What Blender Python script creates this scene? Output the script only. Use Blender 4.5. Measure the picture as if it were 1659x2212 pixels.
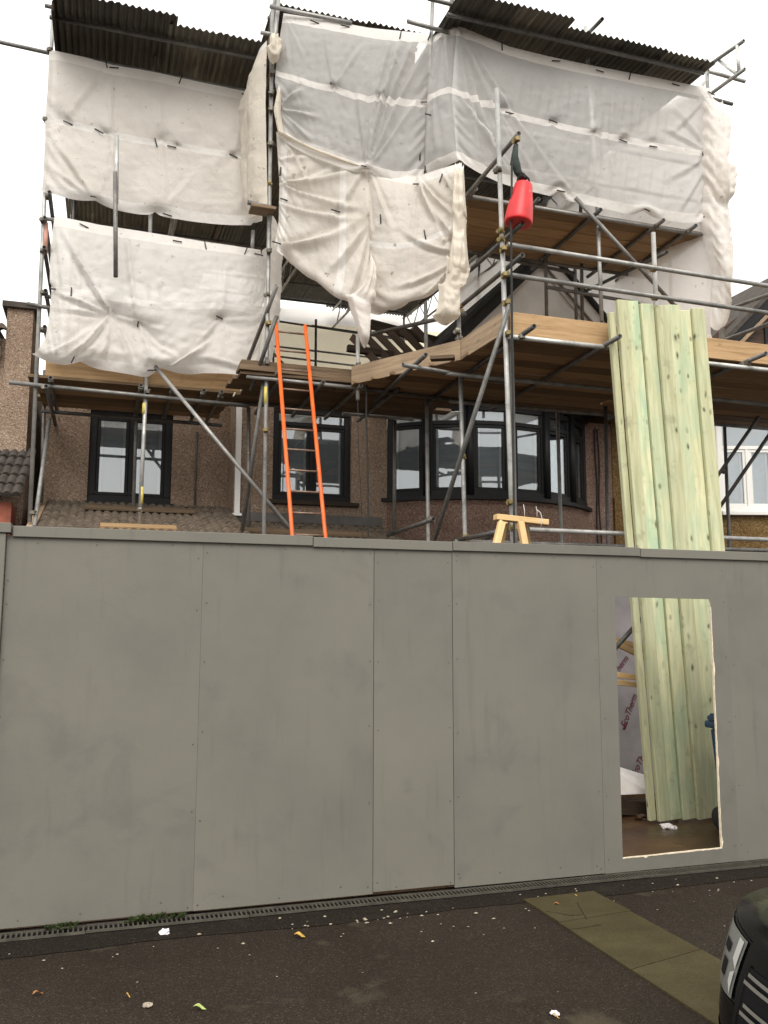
import bpy, bmesh, math, random
import numpy as np
from mathutils import Vector, Matrix

# ------------------------------------------------------------------ camera, sky, light, exposure
for o in list(bpy.data.objects): bpy.data.objects.remove(o)
scene = bpy.context.scene
C = scene.collection
random.seed(7)
rad = math.radians

CAM_F, CAM_PITCH, CAM_YAW, CAM_ROLL = 1894.0, rad(7.39), rad(17.84), rad(0.14)
CAM_POS = Vector((0.0, -6.07, 1.87))
cyw, syw, cpt, spt = math.cos(CAM_YAW), math.sin(CAM_YAW), math.cos(CAM_PITCH), math.sin(CAM_PITCH)
FW = Vector((syw*cpt, cyw*cpt, spt)); RT = Vector((cyw, -syw, 0)); UP = RT.cross(FW)
cr, sr = math.cos(CAM_ROLL), math.sin(CAM_ROLL)
RT, UP = RT*cr + UP*sr, UP*cr - RT*sr
cam_data = bpy.data.cameras.new('camera'); cam = bpy.data.objects.new('camera', cam_data); C.objects.link(cam)
cam_data.sensor_fit = 'VERTICAL'; cam_data.sensor_height = 36.0; cam_data.lens = 36.0*CAM_F/2212.0
cam_data.clip_start = 0.05; cam_data.clip_end = 2000
rot = Matrix((RT, UP, -FW)).transposed()
cam.matrix_world = Matrix.Translation(CAM_POS) @ rot.to_4x4()
scene.camera = cam

world = bpy.data.worlds.new('World'); scene.world = world; world.use_nodes = True
nt = world.node_tree; nt.nodes.clear()
wo = nt.nodes.new('ShaderNodeOutputWorld'); bg = nt.nodes.new('ShaderNodeBackground')
skyt = nt.nodes.new('ShaderNodeTexSky'); skyt.sky_type = 'NISHITA'; skyt.sun_disc = False
SUN_EL, SUN_AZ = rad(44), rad(196)
skyt.sun_elevation = SUN_EL; skyt.sun_rotation = SUN_AZ; skyt.dust_density = 4.0
sc_ = nt.nodes.new('ShaderNodeVectorMath'); sc_.operation = 'SCALE'; sc_.inputs['Scale'].default_value = 0.10
mixw = nt.nodes.new('ShaderNodeMix'); mixw.data_type = 'RGBA'; mixw.inputs[0].default_value = 0.86
mixw.inputs[7].default_value = (1.19, 1.16, 1.10, 1)          # even overcast cloud
nt.links.new(skyt.outputs[0], sc_.inputs[0]); nt.links.new(sc_.outputs[0], mixw.inputs[6])
nt.links.new(mixw.outputs[2], bg.inputs[0]); bg.inputs[1].default_value = 1.0
nt.links.new(bg.outputs[0], wo.inputs[0])
sl = bpy.data.lights.new('sun', 'SUN'); sl.energy = 1.35; sl.angle = rad(35); sl.color = (1.0, 0.96, 0.9)
so = bpy.data.objects.new('sun', sl); C.objects.link(so)
so.rotation_euler = (rad(90)-SUN_EL, 0, math.pi-SUN_AZ+math.pi*0)
sdir = Vector((math.sin(SUN_AZ)*math.cos(SUN_EL), math.cos(SUN_AZ)*math.cos(SUN_EL), math.sin(SUN_EL)))
so.rotation_euler = sdir.to_track_quat('Z', 'Y').to_euler(); so.location = (0, -10, 20)
vs = scene.view_settings
vs.view_transform = 'Standard'; vs.look = 'None'; vs.exposure = 0.66; vs.gamma = 1.0; vs.use_curve_mapping = False
scene.render.engine = 'CYCLES'
scene.cycles.max_bounces = 5; scene.cycles.diffuse_bounces = 3; scene.cycles.glossy_bounces = 3; scene.cycles.transparent_max_bounces = 8

# ------------------------------------------------------------------ survey helpers: point on a vertical plane Y, or at a height Z
def ray(u, v): return FW + RT*((u-829.5)/CAM_F) - UP*((v-1106.0)/CAM_F)
def P(u, v, Y): r = ray(u, v); return CAM_POS + r*((Y-CAM_POS.y)/r.y)
def PZ(u, v, Z): r = ray(u, v); return CAM_POS + r*((Z-CAM_POS.z)/r.z)

# ------------------------------------------------------------------ materials
def new_mat(name):
    m = bpy.data.materials.new(name); m.use_nodes = True
    nt = m.node_tree; b = nt.nodes['Principled BSDF']
    return m, nt, b
def nd(nt, t, **kw):
    n = nt.nodes.new(t)
    for k, v in kw.items():
        if k.startswith('i_'):
            key = k[2:]
            n.inputs[int(key) if key.isdigit() else key].default_value = v
        else: setattr(n, k, v)
    return n
def ramp(nt, src, stops, interp='LINEAR'):
    r = nt.nodes.new('ShaderNodeValToRGB'); r.color_ramp.interpolation = interp
    e = r.color_ramp.elements
    while len(e) < len(stops): e.new(0.5)
    for i, (p, c) in enumerate(stops):
        e[i].position = p; e[i].color = (c[0], c[1], c[2], 1) if not isinstance(c, (int, float)) else (c, c, c, 1)
    nt.links.new(src, r.inputs[0]); return r.outputs[0]
def coords(nt, scale=(1, 1, 1), kind='Object'):
    t = nt.nodes.new('ShaderNodeTexCoord'); m = nt.nodes.new('ShaderNodeMapping')
    m.inputs['Scale'].default_value = scale
    nt.links.new(t.outputs[kind], m.inputs['Vector'])
    return m.outputs[0]
def shifted(nt, vec):                      # same texture, other place on each object
    oi = nt.nodes.new('ShaderNodeObjectInfo'); mm = nd(nt, 'ShaderNodeMath', operation='MULTIPLY', i_1=37.0)
    nt.links.new(oi.outputs['Random'], mm.inputs[0])
    a = nd(nt, 'ShaderNodeVectorMath', operation='ADD'); nt.links.new(vec, a.inputs[0]); nt.links.new(mm.outputs[0], a.inputs[1])
    return a.outputs[0], oi.outputs['Random']
def noise(nt, vec, scale, detail=4, rough=0.6, dist=0.0):
    n = nd(nt, 'ShaderNodeTexNoise', i_Scale=scale, i_Detail=detail, i_Roughness=rough, i_Distortion=dist)
    nt.links.new(vec, n.inputs['Vector']); return n.outputs[0]
def mix(nt, fac, a, b, mode='MIX'):
    m = nt.nodes.new('ShaderNodeMix'); m.data_type = 'RGBA'; m.blend_type = mode
    for src, i in ((fac, 0), (a, 6), (b, 7)):
        if isinstance(src, (int, float)): m.inputs[i].default_value = src
        elif isinstance(src, tuple): m.inputs[i].default_value = (*src[:3], 1)
        else: nt.links.new(src, m.inputs[i])
    return m.outputs[2]
def bump(nt, b, h, strength=0.3, dist=0.01):
    n = nd(nt, 'ShaderNodeBump', i_Strength=strength, i_Distance=dist)
    nt.links.new(h, n.inputs['Height']); nt.links.new(n.outputs[0], b.inputs['Normal'])
def simple(name, c, rough=0.6, metal=0.0, var=0.25, scale=6.0, bmp=0.0, spec=0.5):
    m, nt, b = new_mat(name)
    v, r = shifted(nt, coords(nt))
    n = noise(nt, v, scale)
    lo = tuple(x*(1-var) for x in c); hi = tuple(min(1, x*(1+var)) for x in c)
    nt.links.new(ramp(nt, n, [(0.25, lo), (0.75, hi)]), b.inputs['Base Color'])
    b.inputs['Roughness'].default_value = rough; b.inputs['Metallic'].default_value = metal
    b.inputs['Specular IOR Level'].default_value = spec
    if bmp: bump(nt, b, noise(nt, v, scale*6), bmp)
    return m
def wood(name, c_lo, c_hi, rough=0.75, grain=16, knots=0.0, tint=None, rnd=0.35):
    m, nt, b = new_mat(name)
    v, r = shifted(nt, coords(nt))
    mp = nt.nodes.new('ShaderNodeMapping'); mp.inputs['Scale'].default_value = (0.9, grain, grain); nt.links.new(v, mp.inputs[0])
    g = noise(nt, mp.outputs[0], 2.2, 6, 0.62, 0.6)
    col = ramp(nt, g, [(0.28, c_lo), (0.72, c_hi)])
    if tint:
        mp2 = nt.nodes.new('ShaderNodeMapping'); mp2.inputs['Scale'].default_value = (1.0, 3.5, 3.5); nt.links.new(v, mp2.inputs[0])
        f = ramp(nt, noise(nt, mp2.outputs[0], 1.3, 3), [(0.42, 0.0), (0.68, 0.9)])
        tf_ = nd(nt, 'ShaderNodeMapRange', i_1=0.0, i_2=1.0, i_3=0.15, i_4=1.0); nt.links.new(r, tf_.inputs[0]); fm_ = nd(nt, 'ShaderNodeMath', operation='MULTIPLY'); nt.links.new(f, fm_.inputs[0]); nt.links.new(tf_.outputs[0], fm_.inputs[1])
        col = mix(nt, fm_.outputs[0], col, tint)
    if knots:
        mp3 = nt.nodes.new('ShaderNodeMapping'); mp3.inputs['Scale'].default_value = (5.5, 11.0, 11.0); nt.links.new(v, mp3.inputs[0])
        vo = nd(nt, 'ShaderNodeTexVoronoi', i_Scale=1.0, i_Randomness=1.0); dn_ = nd(nt, 'ShaderNodeTexNoise', i_Scale=3.0); nt.links.new(v, dn_.inputs['Vector']); av_ = nd(nt, 'ShaderNodeVectorMath', operation='ADD'); nt.links.new(mp3.outputs[0], av_.inputs[0]); nt.links.new(dn_.outputs[1], av_.inputs[1]); nt.links.new(av_.outputs[0], vo.inputs['Vector'])
        k = ramp(nt, vo.outputs['Distance'], [(0.06, 1.0), (0.24, 0.0)])
        sp_ = nt.nodes.new('ShaderNodeSeparateColor'); nt.links.new(vo.outputs['Color'], sp_.inputs[0])
        pick = ramp(nt, sp_.outputs[0], [(0.45, 0.0), (0.75, 1.0)])
        k2_ = nd(nt, 'ShaderNodeMath', operation='MULTIPLY'); nt.links.new(k, k2_.inputs[0]); nt.links.new(pick, k2_.inputs[1])
        kk = nd(nt, 'ShaderNodeMath', operation='MULTIPLY', i_1=knots); nt.links.new(k2_.outputs[0], kk.inputs[0])
        sm_ = nd(nt, 'ShaderNodeTexNoise', i_Scale=7.0, i_Detail=4.0); nt.links.new(v, sm_.inputs['Vector'])
        col = mix(nt, ramp(nt, sm_.outputs[0], [(0.60, 0.0), (0.78, 0.55*knots)]), col, tuple(c*0.45 for c in c_lo))
        col = mix(nt, kk.outputs[0], col, (0.11, 0.12, 0.07))
    # each piece a little different
    val = nd(nt, 'ShaderNodeMapRange', i_1=0.0, i_2=1.0, i_3=1-rnd, i_4=1+rnd*0.6); nt.links.new(r, val.inputs[0])
    hs = nt.nodes.new('ShaderNodeHueSaturation'); nt.links.new(col, hs.inputs['Color']); nt.links.new(val.outputs[0], hs.inputs['Value'])
    nt.links.new(hs.outputs[0], b.inputs['Base Color'])
    b.inputs['Roughness'].default_value = rough; b.inputs['Specular IOR Level'].default_value = 0.25
    bump(nt, b, g, 0.25, 0.004)
    return m

def tube_mat(name, c, rust=0.35):
    m, nt, b = new_mat(name)
    v, r = shifted(nt, coords(nt, kind='Object'))
    n = noise(nt, v, 5.0, 6, 0.7)
    col = ramp(nt, n, [(0.3, tuple(x*0.55 for x in c)), (0.52, c), (0.75, tuple(min(1, x*1.35) for x in c))])
    n2 = noise(nt, v, 2.2, 5, 0.7)
    col = mix(nt, ramp(nt, n2, [(0.58, 0.0), (0.75, rust)]), col, (0.16, 0.10, 0.06))
    n3 = noise(nt, v, 45.0, 2)
    col = mix(nt, ramp(nt, n3, [(0.66, 0.0), (0.72, 0.6)]), col, (0.62, 0.60, 0.56))
    val = nd(nt, 'ShaderNodeMapRange', i_1=0.0, i_2=1.0, i_3=0.62, i_4=1.2); nt.links.new(r, val.inputs[0])
    hs = nt.nodes.new('ShaderNodeHueSaturation'); nt.links.new(col, hs.inputs['Color']); nt.links.new(val.outputs[0], hs.inputs['Value'])
    nt.links.new(hs.outputs[0], b.inputs['Base Color'])
    b.inputs['Metallic'].default_value = 0.45
    nt.links.new(ramp(nt, n, [(0.3, 0.65), (0.7, 0.42)]), b.inputs['Roughness'])
    bump(nt, b, n, 0.12, 0.004)
    return m

def pebble(name, base, dark, light, patch):
    m, nt, b = new_mat(name)
    v = coords(nt)
    vo = nd(nt, 'ShaderNodeTexVoronoi', i_Scale=72.0); nt.links.new(v, vo.inputs['Vector'])
    sep = nt.nodes.new('ShaderNodeSeparateColor'); nt.links.new(vo.outputs['Color'], sep.inputs[0])
    col = ramp(nt, sep.outputs[0], [(0.0, dark), (0.4, base), (0.8, base), (1.0, light)])
    big = noise(nt, v, 1.3, 5, 0.6)
    col = mix(nt, ramp(nt, big, [(0.35, 0.0), (0.7, 0.7)]), col, patch, 'MULTIPLY')
    vo2 = nd(nt, 'ShaderNodeTexVoronoi', i_Scale=150.0); nt.links.new(v, vo2.inputs['Vector'])
    col = mix(nt, ramp(nt, vo2.outputs['Distance'], [(0.3, 0.0), (0.65, 0.45)]), col, tuple(x*0.5 for x in dark))
    nt.links.new(col, b.inputs['Base Color']); b.inputs['Roughness'].default_value = 0.92
    b.inputs['Specular IOR Level'].default_value = 0.2
    bump(nt, b, vo.outputs['Distance'], 0.9, 0.012)
    return m

def sheet_mat(name, transp, tone=(0.87, 0.825, 0.775), along='Y', bands=((0.03, 0.038), (0.5, 0.022), (0.965, 0.042)), dirt=0.5):
    m, nt, b = new_mat(name); nt.nodes.remove(b)
    out = nt.nodes['Material Output']
    uvn = nt.nodes.new('ShaderNodeUVMap'); uvn.uv_map = 'weave'
    sep = nt.nodes.new('ShaderNodeSeparateXYZ'); nt.links.new(uvn.outputs[0], sep.inputs[0])
    o = coords(nt)
    wob = nd(nt, 'ShaderNodeMath', operation='MULTIPLY_ADD', i_1=0.012, i_2=-0.006); nt.links.new(noise(nt, o, 1.2, 2), wob.inputs[0])
    add = nd(nt, 'ShaderNodeMath', operation='ADD'); nt.links.new(sep.outputs[along], add.inputs[0]); nt.links.new(wob.outputs[0], add.inputs[1])
    band = None
    for c, w in bands:
        s = nd(nt, 'ShaderNodeMath', operation='SUBTRACT', i_1=c); nt.links.new(add.outputs[0], s.inputs[0])
        a = nd(nt, 'ShaderNodeMath', operation='ABSOLUTE'); nt.links.new(s.outputs[0], a.inputs[0])
        l = nd(nt, 'ShaderNodeMath', operation='LESS_THAN', i_1=w); nt.links.new(a.outputs[0], l.inputs[0])
        if band is None: band = l.outputs[0]
        else:
            mx = nd(nt, 'ShaderNodeMath', operation='MAXIMUM'); nt.links.new(band, mx.inputs[0]); nt.links.new(l.outputs[0], mx.inputs[1]); band = mx.outputs[0]
    # dirt: grime clouds, small spots
    n1 = noise(nt, o, 2.0, 6, 0.65); d1 = ramp(nt, n1, [(0.45, 0.0), (0.75, dirt*0.55)])
    n2 = noise(nt, o, 9.0, 3, 0.5); d2 = ramp(nt, n2, [(0.69, 0.0), (0.73, dirt)])
    n3 = noise(nt, o, 30.0, 2, 0.5); d3 = ramp(nt, n3, [(0.71, 0.0), (0.75, dirt*0.9)])
    col = mix(nt, band, tone, (0.97, 0.94, 0.905))
    col = mix(nt, d1, col, (0.50, 0.45, 0.37)); col = mix(nt, d2, col, (0.36, 0.31, 0.25)); col = mix(nt, d3, col, (0.2, 0.17, 0.13))
    df = nt.nodes.new('ShaderNodeBsdfPrincipled'); tl = nt.nodes.new('ShaderNodeBsdfTranslucent'); tp = nt.nodes.new('ShaderNodeBsdfTransparent')
    df.inputs['Roughness'].default_value = 0.55; df.inputs['Specular IOR Level'].default_value = 0.3
    nt.links.new(col, df.inputs['Base Color']); nt.links.new(col, tl.inputs['Color'])
    # woven reinforcement, fine creases
    wv = nd(nt, 'ShaderNodeTexWave', i_Scale=26.0, i_Distortion=1.0); wv.bands_direction = 'Z'; nt.links.new(o, wv.inputs['Vector'])
    cr_ = noise(nt, o, 7.0, 5, 0.7, 1.5)
    hh = nd(nt, 'ShaderNodeMath', operation='MULTIPLY_ADD', i_1=0.06); nt.links.new(wv.outputs[1], hh.inputs[0]); nt.links.new(cr_, hh.inputs[2])
    wp = nd(nt, 'ShaderNodeVectorMath', operation='SCALE'); wp.inputs['Scale'].default_value = 0.35
    nz_ = nd(nt, 'ShaderNodeTexNoise', i_Scale=1.6, i_Detail=3.0); nt.links.new(o, nz_.inputs['Vector']); nt.links.new(nz_.outputs[1], wp.inputs[0])
    ad_ = nd(nt, 'ShaderNodeVectorMath', operation='ADD'); nt.links.new(o, ad_.inputs[0]); nt.links.new(wp.outputs[0], ad_.inputs[1])
    vo_ = nd(nt, 'ShaderNodeTexVoronoi', i_Scale=2.6); nt.links.new(ad_.outputs[0], vo_.inputs['Vector'])
    vo2_ = nd(nt, 'ShaderNodeTexVoronoi', i_Scale=6.5); nt.links.new(ad_.outputs[0], vo2_.inputs['Vector'])
    h2 = nd(nt, 'ShaderNodeMath', operation='MULTIPLY_ADD', i_1=0.9); nt.links.new(vo_.outputs['Distance'], h2.inputs[0]); nt.links.new(hh.outputs[0], h2.inputs[2])
    h3 = nd(nt, 'ShaderNodeMath', operation='MULTIPLY_ADD', i_1=0.30); nt.links.new(vo2_.outputs['Distance'], h3.inputs[0]); nt.links.new(h2.outputs[0], h3.inputs[2])
    bn = nd(nt, 'ShaderNodeBump', i_Strength=0.45, i_Distance=0.03); nt.links.new(h3.outputs[0], bn.inputs['Height'])
    nt.links.new(bn.outputs[0], df.inputs['Normal']); nt.links.new(bn.outputs[0], tl.inputs['Normal'])
    m1 = nd(nt, 'ShaderNodeMixShader', i_0=0.42); nt.links.new(df.outputs[0], m1.inputs[1]); nt.links.new(tl.outputs[0], m1.inputs[2])
    ft = nd(nt, 'ShaderNodeMapRange', i_1=0.0, i_2=1.0, i_3=transp, i_4=transp*0.10); nt.links.new(band, ft.inputs[0])
    m2 = nt.nodes.new('ShaderNodeMixShader'); nt.links.new(ft.outputs[0], m2.inputs[0]); nt.links.new(m1.outputs[0], m2.inputs[1]); nt.links.new(tp.outputs[0], m2.inputs[2])
    nt.links.new(m2.outputs[0], out.inputs[0])
    return m

MAT = {}
MAT['tube'] = tube_mat('galvanised_tube', (0.34, 0.335, 0.32))
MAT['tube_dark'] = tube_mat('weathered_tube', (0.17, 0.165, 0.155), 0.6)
MAT['tube_bright'] = tube_mat('new_tube', (0.55, 0.55, 0.53), 0.1)
MAT['coupler'] = tube_mat('coupler_steel', (0.20, 0.185, 0.15), 0.8)
MAT['brass'] = simple('zinc_yellow_coupler', (0.26, 0.20, 0.085), 0.55, 0.5, 0.5, 30)
MAT['yellow'] = simple('yellow_paint', (0.62, 0.52, 0.12), 0.6, 0, 0.3, 14)
MAT['board'] = wood('scaffold_board', (0.24, 0.155, 0.085), (0.46, 0.32, 0.19), grain=18, rnd=0.55)
MAT['board_dark'] = wood('weathered_board', (0.10, 0.07, 0.045), (0.24, 0.165, 0.10), grain=18)
MAT['toe'] = wood('toe_board', (0.30, 0.185, 0.09), (0.52, 0.35, 0.19), grain=15, knots=0.5, rnd=0.2)
MAT['toe_grey'] = wood('toe_board_grey', (0.24, 0.17, 0.11), (0.44, 0.33, 0.22), grain=15, knots=0.5, rnd=0.2)
MAT['treated'] = wood('green_treated_timber', (0.47, 0.46, 0.26), (0.76, 0.75, 0.50), 0.7, 10, 1.0, (0.33, 0.49, 0.34), 0.22)
MAT['pine'] = wood('fresh_pine', (0.55, 0.36, 0.16), (0.74, 0.53, 0.28), 0.65, 14, 0.35)
MAT['rafter'] = wood('old_rafter', (0.035, 0.024, 0.018), (0.09, 0.06, 0.04))
MAT['pebble'] = pebble('brown_pebbledash', (0.45, 0.335, 0.25), (0.24, 0.165, 0.12), (0.70, 0.58, 0.47), (0.62, 0.58, 0.55))
MAT['pebble_red'] = pebble('red_brown_pebbledash', (0.33, 0.22, 0.17), (0.16, 0.10, 0.08), (0.52, 0.39, 0.32), (0.6, 0.55, 0.52))
MAT['pebble_gold'] = pebble('golden_pebbledash', (0.27, 0.175, 0.075), (0.11, 0.06, 0.02), (0.48, 0.36, 0.19), (0.7, 0.62, 0.5))
MAT['frame'] = simple('anthracite_frame', (0.011, 0.011, 0.012), 0.5, 0, 0.3, 4, 0, 0.25)
MAT['white_frame'] = simple('white_upvc', (0.78, 0.77, 0.74), 0.35, 0, 0.05, 3)
MAT['blind'] = simple('pale_blind', (0.50, 0.50, 0.50), 0.8, 0, 0.08, 2)
MAT['net_curtain'] = simple('net_curtain', (0.52, 0.54, 0.55), 0.9, 0, 0.18, 9)
MAT['felt'] = simple('black_roofing_felt', (0.012, 0.011, 0.010), 0.8, 0, 0.5, 5, 0.2)
MAT['render_white'] = simple('white_render', (0.62, 0.60, 0.58), 0.85, 0, 0.12, 3, 0.1)
MAT['tile'] = simple('concrete_roof_tile', (0.14, 0.11, 0.082), 0.9, 0, 0.55, 7, 0.5)
MAT['tile_dark'] = simple('dark_roof_tile', (0.06, 0.05, 0.042), 0.9, 0, 0.5, 7, 0.5)
MAT['lead'] = simple('lead_flashing', (0.11, 0.105, 0.10), 0.6, 0.3, 0.3, 6)
MAT['ladder'] = simple('orange_ladder_paint', (0.74, 0.13, 0.022), 0.45, 0, 0.2, 9)
MAT['alu'] = simple('worn_aluminium', (0.20, 0.14, 0.105), 0.5, 0.4, 0.5, 20)
MAT['red'] = simple('red_plastic', (0.62, 0.018, 0.022), 0.42, 0, 0.2, 8)
MAT['red_print'] = simple('faded_pink_print', (0.62, 0.20, 0.19), 0.6)
MAT['rope'] = simple('dark_rope', (0.028, 0.028, 0.026), 0.9, 0, 0.4, 60)
MAT['webbing'] = simple('dark_green_webbing', (0.03, 0.042, 0.036), 0.85, 0, 0.4, 40)
MAT['blue'] = simple('blue_bin_plastic', (0.018, 0.05, 0.11), 0.45, 0, 0.15, 5)
MAT['foil'] = simple('foil_face', (0.26, 0.235, 0.24), 0.42, 0.35, 0.25, 3, 0.2)
MAT['maroon'] = simple('maroon_print', (0.13, 0.012, 0.03), 0.6)
MAT['polythene'] = simple('white_polythene', (0.72, 0.68, 0.66), 0.4, 0, 0.15, 6)
MAT['tie'] = simple('black_toggle', (0.02, 0.018, 0.016), 0.7)
MAT['brick'] = simple('red_brick', (0.24, 0.075, 0.045), 0.9, 0, 0.4, 8, 0.3)
MAT['red_paint'] = simple('red_door_paint', (0.20, 0.03, 0.02), 0.5)
MAT['cream'] = sheet_mat('cream_rear_sheet', 0.05, (0.94, 0.83, 0.59), dirt=0.2)
MAT['sheetA'] = sheet_mat('sheet_opaque', 0.05, dirt=0.5)
MAT['sheetB'] = sheet_mat('sheet_lower', 0.07, (0.86, 0.83, 0.795), dirt=0.4)
MAT['sheetC'] = sheet_mat('sheet_clear', 0.34, (0.84, 0.83, 0.815), bands=((0.03, 0.035), (0.5, 0.022), (0.96, 0.045)), dirt=0.3)
MAT['sheetE'] = sheet_mat('sheet_dirty', 0.03, (0.86, 0.81, 0.745), along='X', bands=((0.08, 0.035), (0.72, 0.035)), dirt=0.75)
MAT['sheetF'] = sheet_mat('sheet_dirty_side', 0.03, (0.87, 0.82, 0.755), bands=((0.96, 0.03), (0.48, 0.02)), dirt=0.7)
MAT['knot'] = sheet_mat('sheet_bundle', 0.0, (0.86, 0.80, 0.70), bands=((0.98, 0.02),), dirt=0.6)
MAT['chrome'] = simple('chrome', (0.75, 0.75, 0.76), 0.12, 1.0, 0.02)
MAT['plastic_black'] = simple('black_trim', (0.005, 0.005, 0.006), 0.5, 0, 0.2, 6, 0, 0.2)
MAT['tyre'] = simple('tyre_rubber', (0.02, 0.02, 0.02), 0.85, 0, 0.3, 30)
MAT['alloy'] = simple('alloy_rim', (0.45, 0.45, 0.46), 0.3, 0.9, 0.1)
m, nt, b = new_mat('black_car_paint'); b.inputs['Base Color'].default_value = (0.002, 0.002, 0.0025, 1); b.inputs['Specular IOR Level'].default_value = 0.28; b.inputs['Roughness'].default_value = 0.28
b.inputs['Coat Weight'].default_value = 0.10; b.inputs['Coat Roughness'].default_value = 0.08
nz = noise(nt, coords(nt), 60, 3); nt.links.new(ramp(nt, nz, [(0.3, 0.2), (0.8, 0.3)]), b.inputs['Roughness']); MAT['paint'] = m
m, nt, b = new_mat('lens'); b.inputs['Base Color'].default_value = (0.22, 0.225, 0.21, 1); b.inputs['Roughness'].default_value = 0.2; b.inputs['Metallic'].default_value = 0.3; MAT['lens'] = m
m, nt, b = new_mat('light_strip'); b.inputs['Base Color'].default_value = (0.46, 0.46, 0.44, 1); b.inputs['Roughness'].default_value = 0.25; MAT['strip'] = m
# window glass: partly see-through, partly mirror
m, nt, b = new_mat('window_glass'); nt.nodes.remove(b)
gl = nd(nt, 'ShaderNodeBsdfGlossy', i_Roughness=0.02); gl.inputs['Color'].default_value = (0.92, 0.95, 0.97, 1)
tp = nt.nodes.new('ShaderNodeBsdfTransparent'); tp.inputs['Color'].default_value = (0.80, 0.83, 0.85, 1)
lw = nd(nt, 'ShaderNodeLayerWeight', i_Blend=0.35); fr = nd(nt, 'ShaderNodeMath', operation='MULTIPLY_ADD', i_1=0.55, i_2=0.13); nt.links.new(lw.outputs[0], fr.inputs[0])
gn = noise(nt, coords(nt), 1.5, 2); gb = nd(nt, 'ShaderNodeBump', i_Strength=0.05, i_Distance=0.02); nt.links.new(gn, gb.inputs['Height']); nt.links.new(gb.outputs[0], gl.inputs['Normal'])
ms = nt.nodes.new('ShaderNodeMixShader'); nt.links.new(fr.outputs[0], ms.inputs[0]); nt.links.new(tp.outputs[0], ms.inputs[1]); nt.links.new(gl.outputs[0], ms.inputs[2])
nt.links.new(ms.outputs[0], nt.nodes['Material Output'].inputs[0]); MAT['glass'] = m
# corrugated steel
m, nt, b = new_mat('corrugated_steel')
v, r = shifted(nt, coords(nt)); mp = nt.nodes.new('ShaderNodeMapping'); mp.inputs['Scale'].default_value = (6, 0.6, 1); nt.links.new(v, mp.inputs[0])
st = noise(nt, mp.outputs[0], 2.0, 5, 0.65)
col = ramp(nt, st, [(0.3, (0.05, 0.046, 0.036)), (0.6, (0.115, 0.105, 0.083)), (0.8, (0.33, 0.30, 0.23))])
hs = nt.nodes.new('ShaderNodeHueSaturation'); val = nd(nt, 'ShaderNodeMapRange', i_1=0.0, i_2=1.0, i_3=0.55, i_4=1.7); nt.links.new(r, val.inputs[0])
nt.links.new(col, hs.inputs['Color']); nt.links.new(val.outputs[0], hs.inputs['Value']); nt.links.new(hs.outputs[0], b.inputs['Base Color'])
b.inputs['Roughness'].default_value = 0.6; b.inputs['Metallic'].default_value = 0.2; MAT['tin'] = m
# painted plywood of the hoarding
m, nt, b = new_mat('grey_painted_plywood')
v, r = shifted(nt, coords(nt)); n1 = noise(nt, v, 1.1, 5, 0.6)
col = ramp(nt, n1, [(0.3, (0.143, 0.136, 0.116)), (0.5, (0.163, 0.155, 0.132)), (0.72, (0.178, 0.168, 0.143))])
n2 = noise(nt, v, 2.7, 4, 0.55, 0.4); col = mix(nt, ramp(nt, n2, [(0.57, 0.0), (0.72, 0.45)]), col, (0.116, 0.110, 0.098))
mp = nt.nodes.new('ShaderNodeMapping'); mp.inputs['Scale'].default_value = (9, 1, 0.7); nt.links.new(v, mp.inputs[0])
n3 = noise(nt, mp.outputs[0], 1.6, 5, 0.6); col = mix(nt, ramp(nt, n3, [(0.58, 0.0), (0.75, 0.35)]), col, (0.10, 0.095, 0.082))
n4 = noise(nt, v, 22.0, 3); col = mix(nt, ramp(nt, n4, [(0.72, 0.0), (0.78, 0.5)]), col, (0.13, 0.12, 0.11))
mp2 = nt.nodes.new('ShaderNodeMapping'); mp2.inputs['Scale'].default_value = (40, 1, 160); nt.links.new(v, mp2.inputs[0]); wv = noise(nt, mp2.outputs[0], 1.0, 2)
col = mix(nt, ramp(nt, wv, [(0.3, 0.0), (0.8, 0.16)]), col, (0.116, 0.110, 0.096))
nt.links.new(col, b.inputs['Base Color']); b.inputs['Roughness'].default_value = 0.62; b.inputs['Specular IOR Level'].default_value = 0.3
hb = nd(nt, 'ShaderNodeMath', operation='MULTIPLY_ADD', i_1=0.25); nt.links.new(wv, hb.inputs[0]); nt.links.new(n2, hb.inputs[2])
bump(nt, b, hb.outputs[0], 0.22, 0.01); MAT['hoard'] = m
MAT['cut_edge'] = simple('raw_plywood_edge', (0.72, 0.62, 0.47), 0.8, 0, 0.25, 40)
MAT['screw'] = simple('screw_head', (0.085, 0.08, 0.07), 0.5, 0.2)
# asphalt
m, nt, b = new_mat('worn_asphalt'); v = coords(nt)
sp = nd(nt, 'ShaderNodeTexVoronoi', i_Scale=150.0); nt.links.new(v, sp.inputs['Vector']); sc2 = nt.nodes.new('ShaderNodeSeparateColor'); nt.links.new(sp.outputs['Color'], sc2.inputs[0])
col = ramp(nt, sc2.outputs[0], [(0.0, (0.021, 0.016, 0.012)), (0.55, (0.033, 0.0255, 0.0185)), (0.94, (0.044, 0.035, 0.026)), (1.0, (0.085, 0.07, 0.055))])
big = noise(nt, v, 0.9, 6, 0.6); col = mix(nt, ramp(nt, big, [(0.35, 0.0), (0.65, 0.65)]), col, (0.60, 0.53, 0.50), 'MULTIPLY')
stn = noise(nt, v, 1.7, 7, 0.62, 0.3); col = mix(nt, ramp(nt, stn, [(0.60, 0.0), (0.68, 0.6)]), col, (0.080, 0.066, 0.044))
stn2 = noise(nt, v, 6.5, 5, 0.6); col = mix(nt, ramp(nt, stn2, [(0.70, 0.0), (0.74, 0.5)]), col, (0.12, 0.10, 0.075))
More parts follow.
